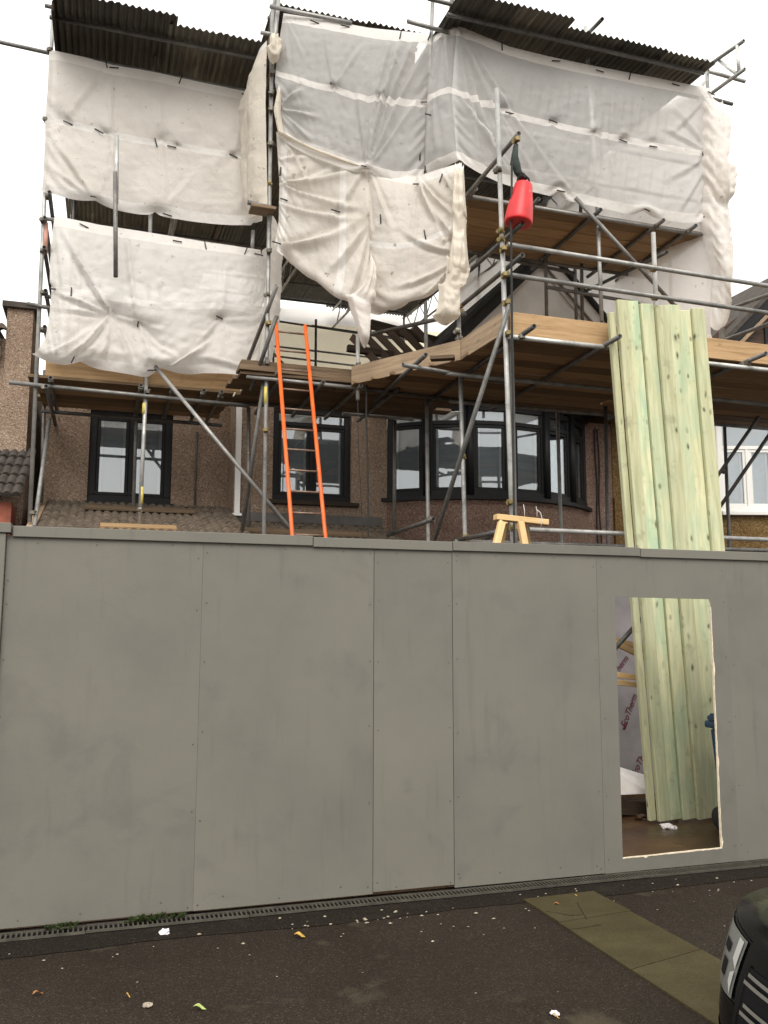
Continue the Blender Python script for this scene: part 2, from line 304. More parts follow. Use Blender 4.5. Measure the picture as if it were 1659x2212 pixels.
nt.links.new(col, b.inputs['Base Color']); b.inputs['Roughness'].default_value = 0.9; b.inputs['Specular IOR Level'].default_value = 0.12
bump(nt, b, sp.outputs['Distance'], 0.6, 0.006); MAT['asphalt'] = m
m, nt, b = new_mat('patch_tarmac'); v = coords(nt)
sp = nd(nt, 'ShaderNodeTexVoronoi', i_Scale=170.0); nt.links.new(v, sp.inputs['Vector']); sc2 = nt.nodes.new('ShaderNodeSeparateColor'); nt.links.new(sp.outputs['Color'], sc2.inputs[0])
col = ramp(nt, sc2.outputs[0], [(0.0, (0.009, 0.0075, 0.006)), (0.95, (0.022, 0.0175, 0.012)), (1.0, (0.07, 0.058, 0.045))])
col = mix(nt, ramp(nt, noise(nt, v, 3.0, 6), [(0.55, 0.0), (0.75, 0.5)]), col, (0.04, 0.032, 0.022))
nt.links.new(col, b.inputs['Base Color']); b.inputs['Roughness'].default_value = 0.9; b.inputs['Specular IOR Level'].default_value = 0.12; bump(nt, b, sp.outputs['Distance'], 0.6, 0.005); MAT['tarmac'] = m
m, nt, b = new_mat('mossy_concrete'); v, r = shifted(nt, coords(nt))
n1 = noise(nt, v, 2.5, 7, 0.62); col = ramp(nt, n1, [(0.3, (0.048, 0.039, 0.019)), (0.55, (0.066, 0.054, 0.027)), (0.8, (0.086, 0.072, 0.040))])
n2 = noise(nt, v, 55.0, 3); col = mix(nt, ramp(nt, n2, [(0.3, 0.35), (0.6, 0.0)]), col, (0.03, 0.022, 0.01))
nt.links.new(col, b.inputs['Base Color']); b.inputs['Roughness'].default_value = 0.88; b.inputs['Specular IOR Level'].default_value = 0.12; bump(nt, b, n2, 0.25, 0.004); MAT['slab'] = m
m, nt, b = new_mat('wet_brown_floor'); v = coords(nt)
n1 = noise(nt, v, 2.2, 7, 0.65, 0.5); col = ramp(nt, n1, [(0.3, (0.030, 0.014, 0.005)), (0.55, (0.065, 0.033, 0.012)), (0.75, (0.12, 0.07, 0.028))])
nt.links.new(col, b.inputs['Base Color']); nt.links.new(ramp(nt, n1, [(0.3, 0.25), (0.7, 0.6)]), b.inputs['Roughness']); bump(nt, b, n1, 0.3, 0.02); MAT['mud'] = m
MAT['grate'] = simple('galvanised_grate', (0.085, 0.078, 0.062), 0.6, 0.35, 0.4, 12)
MAT['leaf_orange'] = simple('fallen_leaf_orange', (0.36, 0.15, 0.05), 0.7, 0, 0.4, 30)
MAT['leaf_yellow'] = simple('fallen_leaf_yellow', (0.50, 0.30, 0.06), 0.7, 0, 0.4, 30)
MAT['leaf_green'] = simple('fallen_leaf_green', (0.36, 0.44, 0.13), 0.6, 0, 0.3, 30)
MAT['weed'] = simple('weed_leaf', (0.035, 0.058, 0.012), 0.7, 0, 0.5, 30)
MAT['paper'] = simple('crumpled_paper', (0.70, 0.66, 0.70), 0.8, 0, 0.1, 20)
MAT['chip'] = simple('plaster_chip', (0.34, 0.29, 0.22), 0.9, 0, 0.4, 30)

# ------------------------------------------------------------------ mesh helpers
def tag(o, label=None, cat=None, group=None, kind=None):
    if label: o['label'] = label
    if cat: o['category'] = cat
    if group: o['group'] = group
    if kind: o['kind'] = kind
    return o
def thing(name, label, cat, loc=(0, 0, 0), group=None):
    o = bpy.data.objects.new(name, None); C.objects.link(o); o.location = loc
    o.empty_display_size = 0.1
    return tag(o, label, cat, group)
def put(name, me, mat, parent=None, mw=None):
    o = bpy.data.objects.new(name, me); C.objects.link(o)
    if mat is not None and not me.materials: me.materials.append(MAT[mat] if isinstance(mat, str) else mat)
    mw = mw or Matrix.Identity(4)
    if parent:
        o.parent = parent
        pw = world_of(parent); o.matrix_parent_inverse = Matrix.Identity(4)
        o.matrix_basis = pw.inverted() @ mw
    else: o.matrix_basis = mw
    o['_w'] = [c for row in mw for c in row]
    return o
def world_of(o):
    if o.parent is None and o.type == 'EMPTY': return Matrix.Translation(o.location)
    w = o.get('_w')
    if w is not None:
        w = list(w); return Matrix((w[0:4], w[4:8], w[8:12], w[12:16]))
    return o.matrix_basis.copy()
def mesh(name, verts, faces, smooth=False):
    me = bpy.data.meshes.new(name); me.from_pydata([tuple(v) for v in verts], [], faces); me.update()
    if smooth: me.polygons.foreach_set('use_smooth', [True]*len(me.polygons))
    return me
BOXF = [(0, 1, 2, 3), (7, 6, 5, 4), (0, 4, 5, 1), (1, 5, 6, 2), (2, 6, 7, 3), (3, 7, 4, 0)]
def box_data(x0, x1, y0, y1, z0, z1):
    return [(x0, y0, z0), (x0, y1, z0), (x1, y1, z0), (x1, y0, z0), (x0, y0, z1), (x0, y1, z1), (x1, y1, z1), (x1, y0, z1)]
def bev_box_mesh(lx, ly, lz, bv=0.004):
    bm = bmesh.new(); bmesh.ops.create_cube(bm, size=1.0)
    for v in bm.verts: v.co = Vector((v.co.x*lx, v.co.y*ly, v.co.z*lz))
    if bv > 0: bmesh.ops.bevel(bm, geom=bm.edges[:], offset=min(bv, min(lx, ly, lz)*0.3), segments=1, affect='EDGES')
    me = bpy.data.meshes.new('box'); bm.to_mesh(me); bm.free(); return me
def frame_matrix(A, B, up=Vector((0, 0, 1))):
    x = (B-A).normalized(); y = up.cross(x)
    if y.length < 1e-4: y = Vector((0, 1, 0))
    y.normalize(); z = x.cross(y)
    m = Matrix((x, y, z)).transposed().to_4x4(); m.translation = (A+B)/2; return m
def beam(name, A, B, w, h, mat, parent=None, up=Vector((0, 0, 1)), bv=0.004):
    """a straight length of timber or steel from A to B: w across, h in the direction of up"""
    A, B = Vector(A), Vector(B)
    return put(name, bev_box_mesh((B-A).length, w, h, bv), mat, parent, frame_matrix(A, B, up))
def box(name, x0, x1, y0, y1, z0, z1, mat, parent=None, bv=0.004):
    mw = Matrix.Translation(((x0+x1)/2, (y0+y1)/2, (z0+z1)/2))
    return put(name, bev_box_mesh(x1-x0, y1-y0, z1-z0, bv), mat, parent, mw)
def tube_mesh(L, r=0.0242, wall=0.004, n=14):
    vs_, fs = [], []
    for (x, rr) in ((-L/2, r), (L/2, r), (L/2, r-wall), (-L/2, r-wall)):
        for k in range(n):
            a = 2*math.pi*k/n; vs_.append((x, rr*math.cos(a), rr*math.sin(a)))
    for q in range(4):
        a0, b0 = q*n, ((q+1) % 4)*n
        for k in range(n):
            k2 = (k+1) % n; fs.append((a0+k, a0+k2, b0+k2, b0+k))
    me = mesh('tube', vs_, fs)
    sm = [True]*n+[False]*n+[True]*n+[False]*n
    me.polygons.foreach_set('use_smooth', sm); return me
def tube(name, A, B, parent, mat='tube', r=0.0242, ext=(0, 0)):
    A, B = Vector(A), Vector(B); d = (B-A).normalized(); A = A-d*ext[0]; B = B+d*ext[1]
    return put(name, tube_mesh((B-A).length, r), mat, parent, frame_matrix(A, B))
def rod_mesh(pts, r, n=8, closed_ends=True):
    vs_, fs = [], []; pts = [Vector(p) for p in pts]
    rr = r if isinstance(r, (list, tuple)) else [r]*len(pts)
    up = Vector((0.13, 0.31, 0.94))
    for i, p in enumerate(pts):
        d = (pts[min(i+1, len(pts)-1)]-pts[max(i-1, 0)]).normalized()
        y = up.cross(d)
        if y.length < 0.05: y = Vector((1, 0, 0)).cross(d)
        y.normalize(); z = d.cross(y)
        for k in range(n):
            a = 2*math.pi*k/n; vs_.append(p+y*(rr[i]*math.cos(a))+z*(rr[i]*math.sin(a)))
    for i in range(len(pts)-1):
        for k in range(n): fs.append((i*n+k, i*n+(k+1) % n, (i+1)*n+(k+1) % n, (i+1)*n+k))
    if closed_ends:
        fs.append(tuple(range(n-1, -1, -1))); fs.append(tuple(range((len(pts)-1)*n, len(pts)*n)))
    return mesh('rod', vs_, fs, True)
def rod(name, pts, r, mat, parent=None, n=8): return put(name, rod_mesh(pts, r, n), mat, parent)
def lathe_mesh(profile, n=24):
    vs_, fs = [], []
    for (rr, z) in profile:
        for k in range(n): a = 2*math.pi*k/n; vs_.append((rr*math.cos(a), rr*math.sin(a), z))
    for i in range(len(profile)-1):
        for k in range(n): fs.append((i*n+k, i*n+(k+1) % n, (i+1)*n+(k+1) % n, (i+1)*n+k))
    fs.append(tuple(range(n-1, -1, -1))); fs.append(tuple(range((len(profile)-1)*n, len(profile)*n)))
    return mesh('lathe', vs_, fs, True)
def poly_prism(name, pts, d, mat, parent=None):
    """a flat polygon given thickness d (vector)"""
    n = len(pts); d = Vector(d); vs_ = [Vector(p) for p in pts]+[Vector(p)+d for p in pts]
    fs = [tuple(range(n)), tuple(range(2*n-1, n-1, -1))]+[(i, n+i, n+(i+1) % n, (i+1) % n) for i in range(n)]
    me = mesh('prism', vs_, fs)
    bm = bmesh.new(); bm.from_mesh(me); bmesh.ops.recalc_face_normals(bm, faces=bm.faces[:]); bm.to_mesh(me); bm.free()
    return put(name, me, mat, parent)
# a swivel coupler: two half collars, bolt and flap, shared by all
def coupler_mesh():
    bm = bmesh.new()
    def cyl(r, L, mw):
        bmesh.ops.create_cone(bm, cap_ends=True, segments=10, radius1=r, radius2=r, depth=L, matrix=mw)
    cyl(0.036, 0.05, Matrix.Rotation(math.pi/2, 4, 'Y'))
    cyl(0.036, 0.05, Matrix.Translation((0, -0.055, 0)))
    cyl(0.010, 0.10, Matrix.Translation((0.03, -0.02, 0.03)) @ Matrix.Rotation(math.pi/2, 4, 'X'))
    cyl(0.012, 0.03, Matrix.Translation((-0.035, -0.055, 0)) @ Matrix.Rotation(math.pi/2, 4, 'X'))
    bmesh.ops.create_cube(bm, size=1, matrix=Matrix.Translation((0, -0.028, 0)) @ Matrix.Diagonal((0.05, 0.03, 0.05, 1)))
    me = bpy.data.meshes.new('coupler'); bm.to_mesh(me); bm.free(); return me
COUP = coupler_mesh(); COUP.materials.append(MAT['coupler'])
COUP_Y = coupler_mesh(); COUP_Y.materials.append(MAT['brass'])
def coupler(p, parent, yellow=False, rz=0.0):
    mw = Matrix.Translation(Vector(p)) @ Matrix.Scale(0.80, 4) @ Matrix.Rotation(rz+random.uniform(-0.2, 0.2), 4, 'Z') @ Matrix.Rotation(random.choice((0, math.pi)), 4, 'X')
    return put('coupler', COUP_Y if yellow else COUP, None, parent, mw)

# cloth hung between ties: a small spring-grid solver, so that folds run between the ties
def polyline(pts, n):
    pts = np.array([list(p) for p in pts], float)
    seg = np.linalg.norm(np.diff(pts, axis=0), axis=1); s = np.concatenate([[0], np.cumsum(seg)]); s /= s[-1]
    t = np.linspace(0, 1, n)
    return np.stack([np.interp(t, s, pts[:, k]) for k in range(3)], 1)
def drape(top, bot, left, right, nu, nv, pins, slack=(1.02, 1.02), iters=140, grav=0.0009, puff=0.0004, seed=1, rough=0.010, edge=(), folds=(), crumple_=0.0):
    rng = np.random.default_rng(seed)
    T, B, L, R = polyline(top, nu), polyline(bot, nu), polyline(left, nv), polyline(right, nv)
    s = np.linspace(0, 1, nu)[None, :, None]; t = np.linspace(0, 1, nv)[:, None, None]
    X0 = (1-t)*T[None]+t*B[None]+(1-s)*L[:, None]+s*R[:, None]-((1-s)*(1-t)*T[0]+s*(1-t)*T[-1]+(1-s)*t*B[0]+s*t*B[-1])
    nrm = np.cross(X0[0, -1]-X0[0, 0], X0[-1, 0]-X0[0, 0]); nrm /= np.linalg.norm(nrm)
    if nrm[1] > 0: nrm = -nrm
    # smooth random swell so wrinkles have somewhere to start
    sw = np.zeros((nv, nu))
    for k in range(26):
        a, b_, ph = rng.uniform(-9, 9), rng.uniform(-9, 9), rng.uniform(0, 6.28)
        sw += np.sin(a*s[..., 0]*3+b_*t[..., 0]*3+ph)/26**0.5
    X = X0+nrm*(sw[..., None]*rough)
    W = np.ones((nv, nu))
    for (ps, pt) in pins: 
        j, i = int(round(ps*(nu-1))), int(round(pt*(nv-1))); W[i, j] = 0; X[i, j] = X0[i, j]
    for e in edge:
        sl_ = {'top': (0, slice(None)), 'bottom': (-1, slice(None)), 'left': (slice(None), 0), 'right': (slice(None), -1)}[e]
        W[sl_] = 0; X[sl_] = X0[sl_]
    Wx = W[..., None]
    cons = []
    def con(a, b_, k, sl2):
        d0 = np.linalg.norm(X0[a]-X0[b_], axis=-1, keepdims=True)*sl2; w1, w2 = Wx[a], Wx[b_]
        den = np.maximum(w1+w2, 1e-9); cons.append((a, b_, d0, w1/den*k, w2/den*k))
    A = slice
    for par in (0, 1):
        m_ = (nu-par)//2
        if m_ > 0: con((A(None), A(par, par+2*m_-1, 2)), (A(None), A(par+1, par+2*m_, 2)), 1.0, slack[0])
        m_ = (nv-par)//2
        if m_ > 0: con((A(par, par+2*m_-1, 2), A(None)), (A(par+1, par+2*m_, 2), A(None)), 1.0, slack[1])
    sm = (slack[0]+slack[1])/2
    for par in (0, 1):
        m_ = (nv-par)//2
        con((A(par, par+2*m_-1, 2), A(0, nu-1)), (A(par+1, par+2*m_, 2), A(1, nu)), 0.25, sm)
        con((A(par, par+2*m_-1, 2), A(1, nu)), (A(par+1, par+2*m_, 2), A(0, nu-1)), 0.25, sm)
    con((A(None), A(0, nu-3)), (A(None), A(3, nu)), 0.06, slack[0]); con((A(0, nv-3), A(None)), (A(3, nv), A(None)), 0.06, slack[1])
    V = np.zeros_like(X); f = np.array([0, 0, -grav])+nrm*puff
    for it in range(iters):
        Xo = X.copy(); X = X+(V*0.93+f)*Wx
        for _ in range(5):
            for a, b_, d0, k1, k2 in cons:
                dlt = X[b_]-X[a]; ln = np.maximum(np.linalg.norm(dlt, axis=-1, keepdims=True), 1e-9)
                cr2 = dlt*((ln-d0)/ln); X[a] = X[a]+cr2*k1; X[b_] = X[b_]-cr2*k2
        V = X-Xo
    # creases pulled from the ties: (s0, t0, s1, t1, height, width) in sheet coordinates
    wm_ = np.linalg.norm(X0[0, -1]-X0[0, 0]); hm_ = np.linalg.norm(X0[-1, 0]-X0[0, 0]); S_ = s[..., 0]*wm_+0*t[..., 0]; T_ = t[..., 0]*hm_+0*s[..., 0]
    D_ = np.zeros((nv, nu))
    for (a0, b0, a1, b1, hgt_, wd_) in folds:
        ax, ay, bx_, by_ = a0*wm_, b0*hm_, a1*wm_, b1*hm_; dx, dy = bx_-ax, by_-ay; L2 = dx*dx+dy*dy
        q = ((S_-ax)*dx+(T_-ay)*dy)/L2; dd = ((S_-ax)*dy-(T_-ay)*dx)/math.sqrt(L2)
        w2 = wd_*(0.35+0.65*np.clip(q, 0, 1)); qq = np.clip(q, 0, 1); w2 = w2*0.62; prof = np.exp(-(np.abs(dd)/w2)**1.05)-0.6*np.exp(-(np.abs(dd-1.7*w2)/w2)**1.4)
        D_ += hgt_*np.where((q > -0.03) & (q < 1.05), np.sin(np.pi*np.clip(0.10+0.88*qq, 0, 1))**0.8, 0)*prof
    if crumple_:
        for k in range(60):
            f1, f2, ph = rng.normal(0, 14), rng.normal(0, 14), rng.uniform(0, 6.28); D_ += crumple_*np.abs(np.sin(f1*S_+f2*T_+ph))/7
    free = np.minimum(1, 6*np.minimum(np.minimum(s[..., 0], 1-s[..., 0])+0*t[..., 0], np.minimum(t[..., 0], 1-t[..., 0])+0*s[..., 0])+0.25)
    X = X+nrm*(D_*free*1.45)[..., None]
    return X, nrm
def sheet(name, X, mat, label, cat='sheeting', group=None, parent=None):
    nv, nu = X.shape[:2]
    faces = [(i*nu+j, (i+1)*nu+j, (i+1)*nu+j+1, i*nu+j+1) for i in range(nv-1) for j in range(nu-1)]
    me = mesh(name, X.reshape(-1, 3), faces, True)
    uv = me.uv_layers.new(name='weave')
    for i, lp in enumerate(me.loops):
        k = lp.vertex_index; uv.data[i].uv = ((k % nu)/(nu-1), 1-(k//nu)/(nv-1))
    o = put(name, me, mat, parent)
    if not parent: tag(o, label, cat, group)
    return o
def at_cloth(X, s, t): nv, nu = X.shape[:2]; return Vector(X[int(round(t*(nv-1))), int(round(s*(nu-1)))])
def ties(X, nrm, spots, parent):
    for (s, t) in spots:
        p = at_cloth(X, s, t)+Vector(nrm)*0.02; a = random.choice((random.uniform(-0.5, 0.3), random.uniform(1.2, 1.9), random.uniform(-0.3, 0.1)))
        d = Vector((math.cos(a), 0, math.sin(a)))*0.055
        rod('tie', [p-d, p+d], 0.008, 'tie', parent, 6)
def PP(lst, Y=None): return [P(*q) if len(q) == 3 else P(q[0], q[1], Y) for q in lst]

# ------------------------------------------------------------------ ground
g = put('ground', mesh('ground', [(-300, -300, 0), (300, -300, 0), (300, 400, 0), (-300, 400, 0)], [(0, 1, 2, 3)]), 'asphalt'); tag(g, kind='structure')
# darker reinstated tarmac beside the drain, ragged edge
pts_a, pts_b = [], []
x = -4.0
while x < 10:
    pts_a.append((x, -0.02, 0.004)); pts_b.append((x, -0.42+0.025*math.sin(x*3.1)+random.uniform(-0.012, 0.012), 0.004)); x += 0.12
n = len(pts_a)
g = put('tarmac_strip', mesh('tarmac_strip', pts_a+pts_b, [(i, n+i, n+i+1, i+1) for i in range(n-1)]), 'tarmac'); tag(g, kind='structure')
g = put('site_floor', mesh('site_floor', [(-0.9, 0.06, 0.006), (9, 0.06, 0.006), (9, 4.4, 0.006), (-0.9, 4.4, 0.006)], [(0, 1, 2, 3)]), 'mud'); tag(g, kind='structure')
# concrete slabs running out from the hoarding
path = bpy.data.objects.new('concrete_path', None); C.objects.link(path); tag(path, kind='structure'); path.location = (3.1, -1.4, 0)
cuts = [(-0.36, -0.34), (-0.86, -0.80), (-1.66, -1.52), (-2.75, -2.6), (-4.2, -4.1)]
for (a0, a1), (b0, b1) in zip(cuts[:-1], cuts[1:]):
    xl, xr = 2.845, 3.405
    q = [(xl+random.uniform(-.01, .01), b0+0.004, 0), (xr+random.uniform(-.01, .01), b1+0.004, 0), (xr, a1-0.004, 0), (xl, a0-0.004, 0)]
    poly_prism('paving_slab', q, (0, 0, 0.012+random.uniform(0, 0.003)), 'slab', path)

def ribbon(name, pts, w, mat, parent):
    vs2 = []
    for i, q in enumerate(pts):
        a, b = Vector(pts[max(0, i-1)]), Vector(pts[min(len(pts)-1, i+1)]); d = (b-a).normalized(); n_ = Vector((-d.y, d.x, 0))*w*random.uniform(.4, 1); vs2 += [Vector(q)+n_, Vector(q)-n_]
    return put(name, mesh(name, vs2, [(2*i, 2*i+1, 2*i+3, 2*i+2) for i in range(len(pts)-1)]), mat, parent)
for cr in ([(1247, 1948), (1252, 1960), (1257, 1968), (1268, 1986)], [(1178, 1968), (1205, 1972), (1230, 1977), (1258, 1976)], [(1215, 2008), (1260, 2004), (1300, 1996)]):
    ribbon('crack', [PZ(u, v, 0.0165) for u, v in cr], 0.004, 'tarmac', path)

# ------------------------------------------------------------------ drain channel
drain = thing('drain_channel', 'slotted metal drain channel along the foot of the grey hoarding', 'drain', (2, -0.1, 0))
def grate_mesh():
    vs_, fs = [], []
    def bxx(*a):
        k = len(vs_); vs_.extend(box_data(*a)); fs.extend([tuple(k+i for i in f) for f in BOXF])
    bxx(-0.498, 0.498, -0.062, -0.050, 0, 0.014); bxx(-0.498, 0.498, 0.050, 0.062, 0, 0.014)
    for k in range(34):
        xx = -0.485+k*0.0294; bxx(xx-0.0055, xx+0.0055, -0.049, 0.049, 0.002, 0.0125)
    return mesh('grate', vs_, fs)
GR = grate_mesh()
for k in range(12):
    gz = put('grate', GR, 'grate', drain, Matrix.Translation((-2.5+k*1.0, -0.10+random.uniform(-0.003, 0.003), 0.006+random.uniform(0, 0.003))) @ Matrix.Rotation(random.uniform(-0.004, 0.004), 4, 'Z'))
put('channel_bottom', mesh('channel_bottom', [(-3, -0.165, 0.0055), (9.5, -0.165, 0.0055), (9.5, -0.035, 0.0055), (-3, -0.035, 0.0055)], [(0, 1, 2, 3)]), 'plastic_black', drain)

# ------------------------------------------------------------------ hoarding
H0, H1 = 0.022, 2.44
hoard = thing('site_hoarding', 'grey painted plywood site hoarding with a rectangular door opening cut in it', 'hoarding', (2, 0, 0))
seams = [-0.585, 0.655, 1.875, 2.485, 3.71, 4.93, 6.15, 7.37]
HOLE = (3.867, 4.768, 0.122, 2.092)
def panel(x0, x1, y, z0, z1, name='panel', tilt=0.0, par=None):
    return put(name, bev_box_mesh(x1-x0, 0.018, z1-z0, 0.0005), 'hoard', par or hoard, Matrix.Translation(((x0+x1)/2, y, (z0+z1)/2)) @ Matrix.Rotation(tilt, 4, 'Y'))
tl_ = [0, 0.0, 0.0, 0.0]
for i in range(len(seams)-1):
    x0, x1 = seams[i], seams[i+1]; gap = (0.0010, 0.0010, 0.0060, 0.0030, 0.0002, 0.0002, 0.002)[i]
    yy = (0.0, 0.0005, -0.001, 0.0, 0.0, 0.0, 0)[i]
    zb = (H0+0.012, H0+0.010, H0+0.022, H0+0.000, H0-0.004, H0-0.006, H0)[i]
    if i != 4: panel(x0+gap/2, x1-gap/2, yy, zb, H1); continue
    # panel with the door opening: raw cut edges a little wavy
    hx0, hx1, hz0, hz1 = HOLE; xa, xb = x0+gap/2, x1-gap/2; inner = []
    def wob(a, b, n_, amp):
        return [tuple(a[k]+(b[k]-a[k])*j/n_ + (random.uniform(-amp, amp) if 0 < j else 0) for k in range(2)) for j in range(n_)]
    loop = wob((hx0, hz0), (hx1, hz0+0.010), 8, 0.002)+wob((hx1, hz0+0.010), (hx1-0.004, hz1), 10, 0.002)+wob((hx1-0.004, hz1), (hx0, hz1+0.008), 5, 0.001)+wob((hx0, hz1+0.008), (hx0, hz0), 10, 0.001)
    outer = [(xa, zb), (xb, zb), (xb, H1), (xa, H1)]
    bm = bmesh.new(); f_o = [bm.verts.new((p[0], -0.009, p[1])) for p in outer]; f_i = [bm.verts.new((p[0], -0.009, p[1])) for p in loop]
    eds = [bm.edges.new((f_o[k], f_o[(k+1) % 4])) for k in range(4)]+[bm.edges.new((f_i[k], f_i[(k+1) % len(f_i)])) for k in range(len(f_i))]
    bmesh.ops.triangle_fill(bm, use_beauty=True, use_dissolve=False, edges=eds)
    r_ = bmesh.ops.extrude_face_region(bm, geom=bm.faces[:]); 
    for v in r_['geom']:
        if isinstance(v, bmesh.types.BMVert): v.co.y += 0.018
    bmesh.ops.recalc_face_normals(bm, faces=bm.faces[:])
    for f_ in bm.faces:
        c_ = f_.calc_center_median()
        if abs(f_.normal.y) < 0.5 and hx0-0.02 < c_.x < hx1+0.02 and hz0-0.02 < c_.z < hz1+0.02: f_.material_index = 1
    me = bpy.data.meshes.new('panel'); bm.to_mesh(me); bm.free(); me.materials.append(MAT['hoard']); me.materials.append(MAT['cut_edge'])
    put('panel', me, None, hoard)
    # splintered front lip of the saw cut
    for (a, b) in (((hx0-0.002, hz0), (hx1+0.004, hz0+0.010)), ((hx1+0.001, hz0+0.008), (hx1-0.003, hz1*0.97))):
        v_, f2 = [], []; n_ = 40
        for k in range(n_+1):
            px, pz = a[0]+(b[0]-a[0])*k/n_, a[1]+(b[1]-a[1])*k/n_; w_ = 0.0045+random.uniform(0, 0.004)+(0.012 if random.random() < 0.07 else 0)
            if b[0]-a[0] > 0.5: v_ += [(px, -0.0100, pz-w_), (px, -0.0100, pz+0.001), (px, -0.0092, pz+0.001)]
            else: v_ += [(px+w_*0.8, -0.0100, pz), (px-0.001, -0.0100, pz), (px-0.001, -0.0092, pz)]
        for k in range(n_): f2 += [(3*k, 3*k+3, 3*k+4, 3*k+1), (3*k+1, 3*k+4, 3*k+5, 3*k+2)]
        put('splintered_edge', mesh('splintered_edge', v_, f2), 'cut_edge', hoard)
# top rail in lengths, corner post, framing behind
caps = [(-0.55, 1.415), (1.42, 2.48), (2.485, 4.10), (4.105, 5.6), (5.605, 7.3)]
for i, (x0, x1) in enumerate(caps):
    dz = (0.008, 0.0, 0.004, -0.002, -0.006)[i]
    box('top_rail', x0, x1, -0.034, 0.040, H1-0.018+dz, H1+0.052+dz, 'hoard', hoard, 0.003)
box('corner_post', -0.636, -0.589, -0.046, 0.06, 0.02, H1+0.01, 'hoard', hoard, 0.003)
box('post_cap', -0.665, -0.56, -0.062, 0.08, H1+0.012, H1+0.075, 'hoard', hoard, 0.003)
panel(-1.85, -0.64, 0.012, 0.03, H1-0.03); box('top_rail', -1.85, -0.668, -0.02, 0.05, H1-0.04, H1+0.03, 'hoard', hoard, 0.003)
for xx in (-0.5, 0.655, 1.875, 2.485, 3.71, 4.93, 6.15):
    dx = 0.10 if xx == 4.93 else 0
    box('stud', xx-0.03+dx, xx+0.03+dx, 0.016, 0.11, 0.02, H1-0.05, 'board_dark', hoard)
for a, b in ((-0.46, 0.62), (0.69, 1.84), (1.91, 2.45), (2.52, 3.67), (5.07, 6.1)):
    box('cross_rail', a, b, 0.018, 0.09, 1.2, 1.26, 'board_dark', hoard)
# screw heads: too small to pick apart
vs_, fs = [], []
def screw(x, z, y=-0.0103, r=0.006):
    k = len(vs_)
    for q in range(8): a = q*math.pi/4; vs_.append((x+r*math.cos(a), y, z+r*math.sin(a)))
    fs.append(tuple(range(k, k+8)))
for sx in seams[1:6]:
    for z in (0.10, 0.62, 1.12, 1.58, 2.02, 2.37):
        for d in (-0.03, 0.032):
            if random.random() < 0.85 and not (HOLE[0] < sx+d < HOLE[1]): screw(sx+d+random.uniform(-.006, .006), z+random.uniform(-.05, .05))
xx = -0.4
while xx < 5.3:
    screw(xx, 2.40+random.uniform(-.012, .01)); 
    if not (3.75 < xx < 4.9): screw(xx, 0.09+random.uniform(-.03, .02))
    xx += random.uniform(0.22, 0.5)
for z in (1.3, 1.65, 2.0, 2.15): screw(-0.565, z)
o = put('screw_heads', mesh('screw_heads', vs_, fs), 'screw', hoard); tag(o, kind='stuff')

# ------------------------------------------------------------------ the house behind
def wall_open(name, x0, x1, z0, z1, y, th, opens, mat, parent):
    xs = sorted({x0, x1, *[o_[0] for o_ in opens], *[o_[1] for o_ in opens]}); zs = sorted({z0, z1, *[o_[2] for o_ in opens], *[o_[3] for o_ in opens]})
    vs2, fs2, idx = [], [], {}
    def V(x_, y_, z_):
        k = (round(x_, 4), round(y_, 4), round(z_, 4))
        if k not in idx: idx[k] = len(vs2); vs2.append(k)
        return idx[k]
    inside = lambda a, b: any(o_[0] < a < o_[1] and o_[2] < b < o_[3] for o_ in opens)
    solid = {}
    for i in range(len(xs)-1):
        for j in range(len(zs)-1): solid[i, j] = not inside((xs[i]+xs[i+1])/2, (zs[j]+zs[j+1])/2)
    for (i, j), s_ in solid.items():
        if not s_: continue
        a, b, c_, d_ = xs[i], xs[i+1], zs[j], zs[j+1]
        fs2.append((V(a, y, c_), V(b, y, c_), V(b, y, d_), V(a, y, d_)))
        fs2.append((V(a, y+th, d_), V(b, y+th, d_), V(b, y+th, c_), V(a, y+th, c_)))
        for (di, dj, e) in ((-1, 0, (a, c_, a, d_)), (1, 0, (b, d_, b, c_)), (0, -1, (b, c_, a, c_)), (0, 1, (a, d_, b, d_))):
            if not solid.get((i+di, j+dj), False):
                fs2.append((V(e[0], y, e[1]), V(e[0], y+th, e[1]), V(e[2], y+th, e[3]), V(e[2], y, e[3])))
    return put(name, mesh(name, vs2, fs2), mat, parent)
